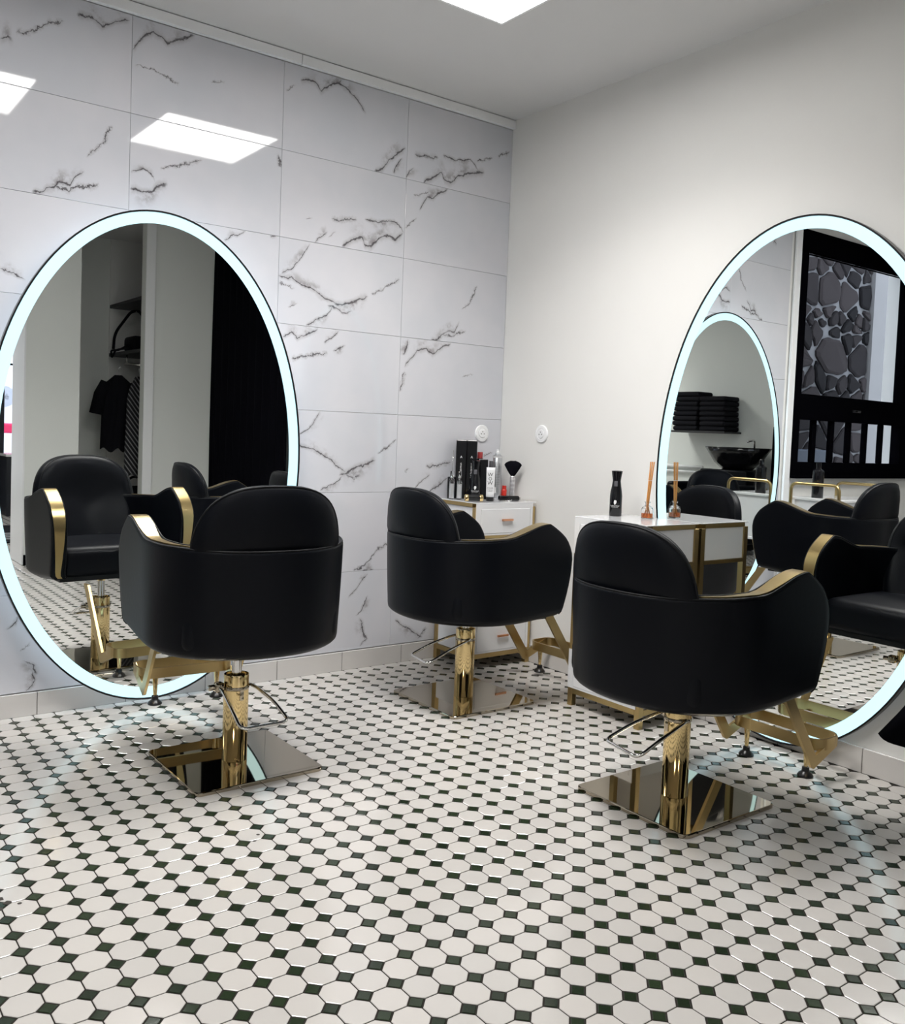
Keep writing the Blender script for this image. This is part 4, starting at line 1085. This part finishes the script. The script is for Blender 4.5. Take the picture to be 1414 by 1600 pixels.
tubeo('strap', smoothpts([(-0.10, -0.05, 0.05), (-0.14, -0.10, 0.018), (-0.175, -0.20, 0.018), (-0.185, -0.14, -0.05), (-0.178, -0.06, 0.016), (-0.10, 0.02, 0.03)], 0.03, 8), 0.008, M_BCLOTH, t, 8)
bm = bmesh.new(); bmesh.ops.create_uvsphere(bm, u_segments=8, v_segments=6, radius=0.006); finish('rivet', bm, M_CHROME, t, True, loc=(-0.01, -0.085, 0.345))
t = empty('clothes_rail', (-0.40, -4.22, 1.50), 0, 'metal clothes rail under the lower closet shelf', 'rail')
tubeo('bar', [(-0.15, 0, 0), (0.39, 0, 0)], 0.010, M_CHROME, t, 10)
tubeo('hanger_mount', [(-0.13, 0, 0.011), (-0.13, 0, 0.070)], 0.006, M_CHROME, t, 8)
def garment(name, x, y, rz, label, cat, m, w_, top, bot, sleeve, depth=0.05):
    """hung from the rail; shoulders slope from the hook"""
    t = empty(name, (x, y, 0), rz, label, cat)
    tubeo('hanger_hook', smoothpts([(0, 0, top+0.03), (0, 0, 1.47), (0.02, 0, 1.478), (0.02, 0, 1.462)], 0.012, 5), 0.0025, M_CHROME, t, 6)
    bm = bmesh.new(); nz, nx = 16, 14
    for side in (1, -1):
        grid = []
        for i in range(nz+1):
            f = i/nz; z = top+(bot-top)*f
            hw = w_*(0.22+0.68*min(1, f/0.14)) if f < 0.14 else w_*(0.90+0.08*f)
            grid.append([bm.verts.new((hw*(2*k/nx-1), side*depth*(0.4+0.6*min(1, f*4))*math.sqrt(max(0, 1-(2*k/nx-1)**2))+0.012*math.sin(k*1.3+f*4), z+0.02*math.sin(k*1.1)*f)) for k in range(nx+1)])
        for a, b in zip(grid, grid[1:]):
            for k in range(nx): bm.faces.new((a[k], a[k+1], b[k+1], b[k]))
    bmesh.ops.remove_doubles(bm, verts=bm.verts, dist=0.0005); bmesh.ops.recalc_face_normals(bm, faces=bm.faces)
    b_ = finish('body', bm, m, t, True)
    if sleeve:
        for s in (-1, 1):
            bm = bmesh.new(); tube(bm, [(s*w_*0.70, 0, top-0.06), (s*w_*1.0, 0.0, top-0.16), (s*w_*1.22, 0, top-0.16-sleeve)], [0.042, 0.052, 0.055], 12)
            finish('sleeve', bm, m, t, True)
    return t, b_
garment('black_tunic', -0.560, -4.33, 0.15, 'short-sleeved black tunic hanging in the closet', 'garment', M_BCLOTH, 0.135, 1.41, 0.80, 0.16)
ms = bpy.data.materials.new('striped_cloth'); ms.use_nodes = True
nt = ms.node_tree; b = nt.nodes['Principled BSDF']; wv = nt.nodes.new('ShaderNodeTexWave'); wv.inputs['Scale'].default_value = 14.0; wv.bands_direction = 'DIAGONAL'
tc = nt.nodes.new('ShaderNodeTexCoord'); nt.links.new(tc.outputs['Object'], wv.inputs['Vector'])
rr = nt.nodes.new('ShaderNodeValToRGB'); rr.color_ramp.elements[0].position = 0.72; rr.color_ramp.elements[0].color = (0.008, 0.008, 0.012, 1); rr.color_ramp.elements[1].position = 0.80; rr.color_ramp.elements[1].color = (0.25, 0.25, 0.26, 1)
nt.links.new(wv.outputs['Color'], rr.inputs[0]); nt.links.new(rr.outputs[0], b.inputs['Base Color']); b.inputs['Roughness'].default_value = 0.85
garment('striped_garment', -0.455, -4.14, -0.5, 'black garment with thin white diagonal stripes hanging at the front of the closet', 'garment', ms, 0.13, 1.40, 0.60, 0)
t = empty('holdall', (-0.42, -4.35, 0), 0, 'black bag on the closet floor under the hanging clothes', 'bag')
bm = bmesh.new(); box(bm, -0.14, 0.30, -0.17, 0.17, 0.001, 0.50); bevel(bm, 0.07, 4); finish('bag_body', bm, M_BCLOTH, t, True)
tubeo('carry_handle', smoothpts([(-0.05, 0, 0.49), (-0.03, 0, 0.58), (0.17, 0, 0.58), (0.20, 0, 0.49)], 0.05), 0.010, M_BCLOTH, t, 8)

# ------------------------------------------------------------------ wash corner on the west wall (seen mirror in mirror)
tag(boxo('towel_shelf', XW+0.0005, XW+0.28, -3.12, -2.44, 1.145, 1.165, M_SHELF, bev=0.002), 'dark wall shelf carrying the folded towels above the wash unit', 'shelf')
rt = random.Random(9)
ORD = ['first', 'second', 'third', 'fourth', 'fifth', 'sixth', 'seventh', 'eighth']
def towel_mesh():
    bm = bmesh.new(); box(bm, -0.125, 0.125, -0.162, 0.162, 0.0002, 0.0505); bevel(bm, 0.022, 4); bm.normal_update()
    me = bpy.data.meshes.new('towel'); bm.to_mesh(me); bm.free()
    for p in me.polygons: p.use_smooth = True
    me.materials.append(M_BCLOTH); return me
tm = towel_mesh()
for s, (yy, cnt) in enumerate(((-2.95, 8), (-2.61, 7))):
    for k in range(cnt):
        o = mk('towel', tm, None, None, (XW+0.145+rt.uniform(-.006, .006), yy+rt.uniform(-.012, .012), 1.1652+0.051*k), (0, 0, rt.uniform(-.05, .05)))
        pos = 'bottom' if k == 0 else 'topmost' if k == cnt-1 else ORD[k]+' from the bottom'
        tag(o, 'black towel, %s of the %s stack over the wash unit' % (pos, ('taller', 'lower')[s]), 'towel', 'folded towels on the wall shelf')
t = empty('wash_unit', (XW+0.42, -2.21, 0), 0, 'black hair wash chair with a deep black basin, seen small in the double mirror reflection', 'wash unit')
bm = bmesh.new(); n = 32; rings = []
for a, b_, z in ((0.16, 0.14, 0.80), (0.24, 0.20, 0.86), (0.30, 0.26, 0.95), (0.34, 0.30, 1.01), (0.32, 0.28, 1.01), (0.25, 0.21, 0.93), (0.10, 0.10, 0.86)):
    rings.append([bm.verts.new((b_*math.cos(2*PI*k/n)*0.9-0.06, a*math.sin(2*PI*k/n), z)) for k in range(n)])
for a, b_ in zip(rings, rings[1:]):
    for k in range(n): bm.faces.new((a[k], a[(k+1) % n], b_[(k+1) % n], b_[k]))
bm.faces.new(list(reversed(rings[0]))); bm.faces.new(rings[-1]); finish('basin', bm, M_GLOSSB, t, True)
boxo('pedestal', -0.22, 0.02, -0.14, 0.14, 0.001, 0.80, M_GLOSSB, t, 0.02, 3)
boxo('seat', 0.03, 0.62, -0.27, 0.27, 0.30, 0.46, M_LEATHER, t, 0.04, 4, True)
boxo('seat_back', 0.03, 0.17, -0.27, 0.27, 0.461, 0.79, M_LEATHER, t, 0.015, 2, True)
for s in (-1, 1):
    boxo('armrest', 0.05, 0.55, *(sorted((s*0.28, s*0.37))), 0.10, 0.66, M_LEATHER, t, 0.03, 4, True)
tubeo('tap', smoothpts([(-0.24, 0.06, 1.005), (-0.24, 0.06, 1.09), (-0.12, 0.06, 1.07)], 0.03), 0.009, M_CHROME, t, 8)
t = empty('product_cabinet', (XW+0.2, -1.62, 0), 0, 'tall black cabinet beside the hair wash basin', 'cabinet')
boxo('body', -0.18, 0.18, -0.20, 0.22, 0.001, 1.22, M_BLACKF, t, 0.004, 1)
boxo('door', 0.1805, 0.195, -0.19, 0.21, 0.03, 1.20, M_BLACKF, t, 0.003, 1)
t = thing('shampoo_bottle', XW+0.2, -1.74, 'small black bottle on top of the tall black cabinet', 'bottle', rz=0, z=1.2202)
latheo('bottle_body', [(0.026, 0.0003), (0.027, 0.002), (0.027, 0.05), (0.012, 0.06)], M_GLOSSB, t, 20)
latheo('pump', [(0.008, 0.0602), (0.008, 0.085), (0.006, 0.087)], M_GLOSSB, t, 12)
t = empty('wall_pipe', (XW+0.03, -3.2, 0.78), 0, 'white pipes running along the wall by the wash unit', 'pipe')
tubeo('pipe', [(0, -0.5, 0), (0, 0.32, 0)], 0.018, M_TRIM, t, 12)
tubeo('pipe', [(0, -0.5, -0.055), (0, 0.32, -0.055)], 0.012, M_TRIM, t, 12)
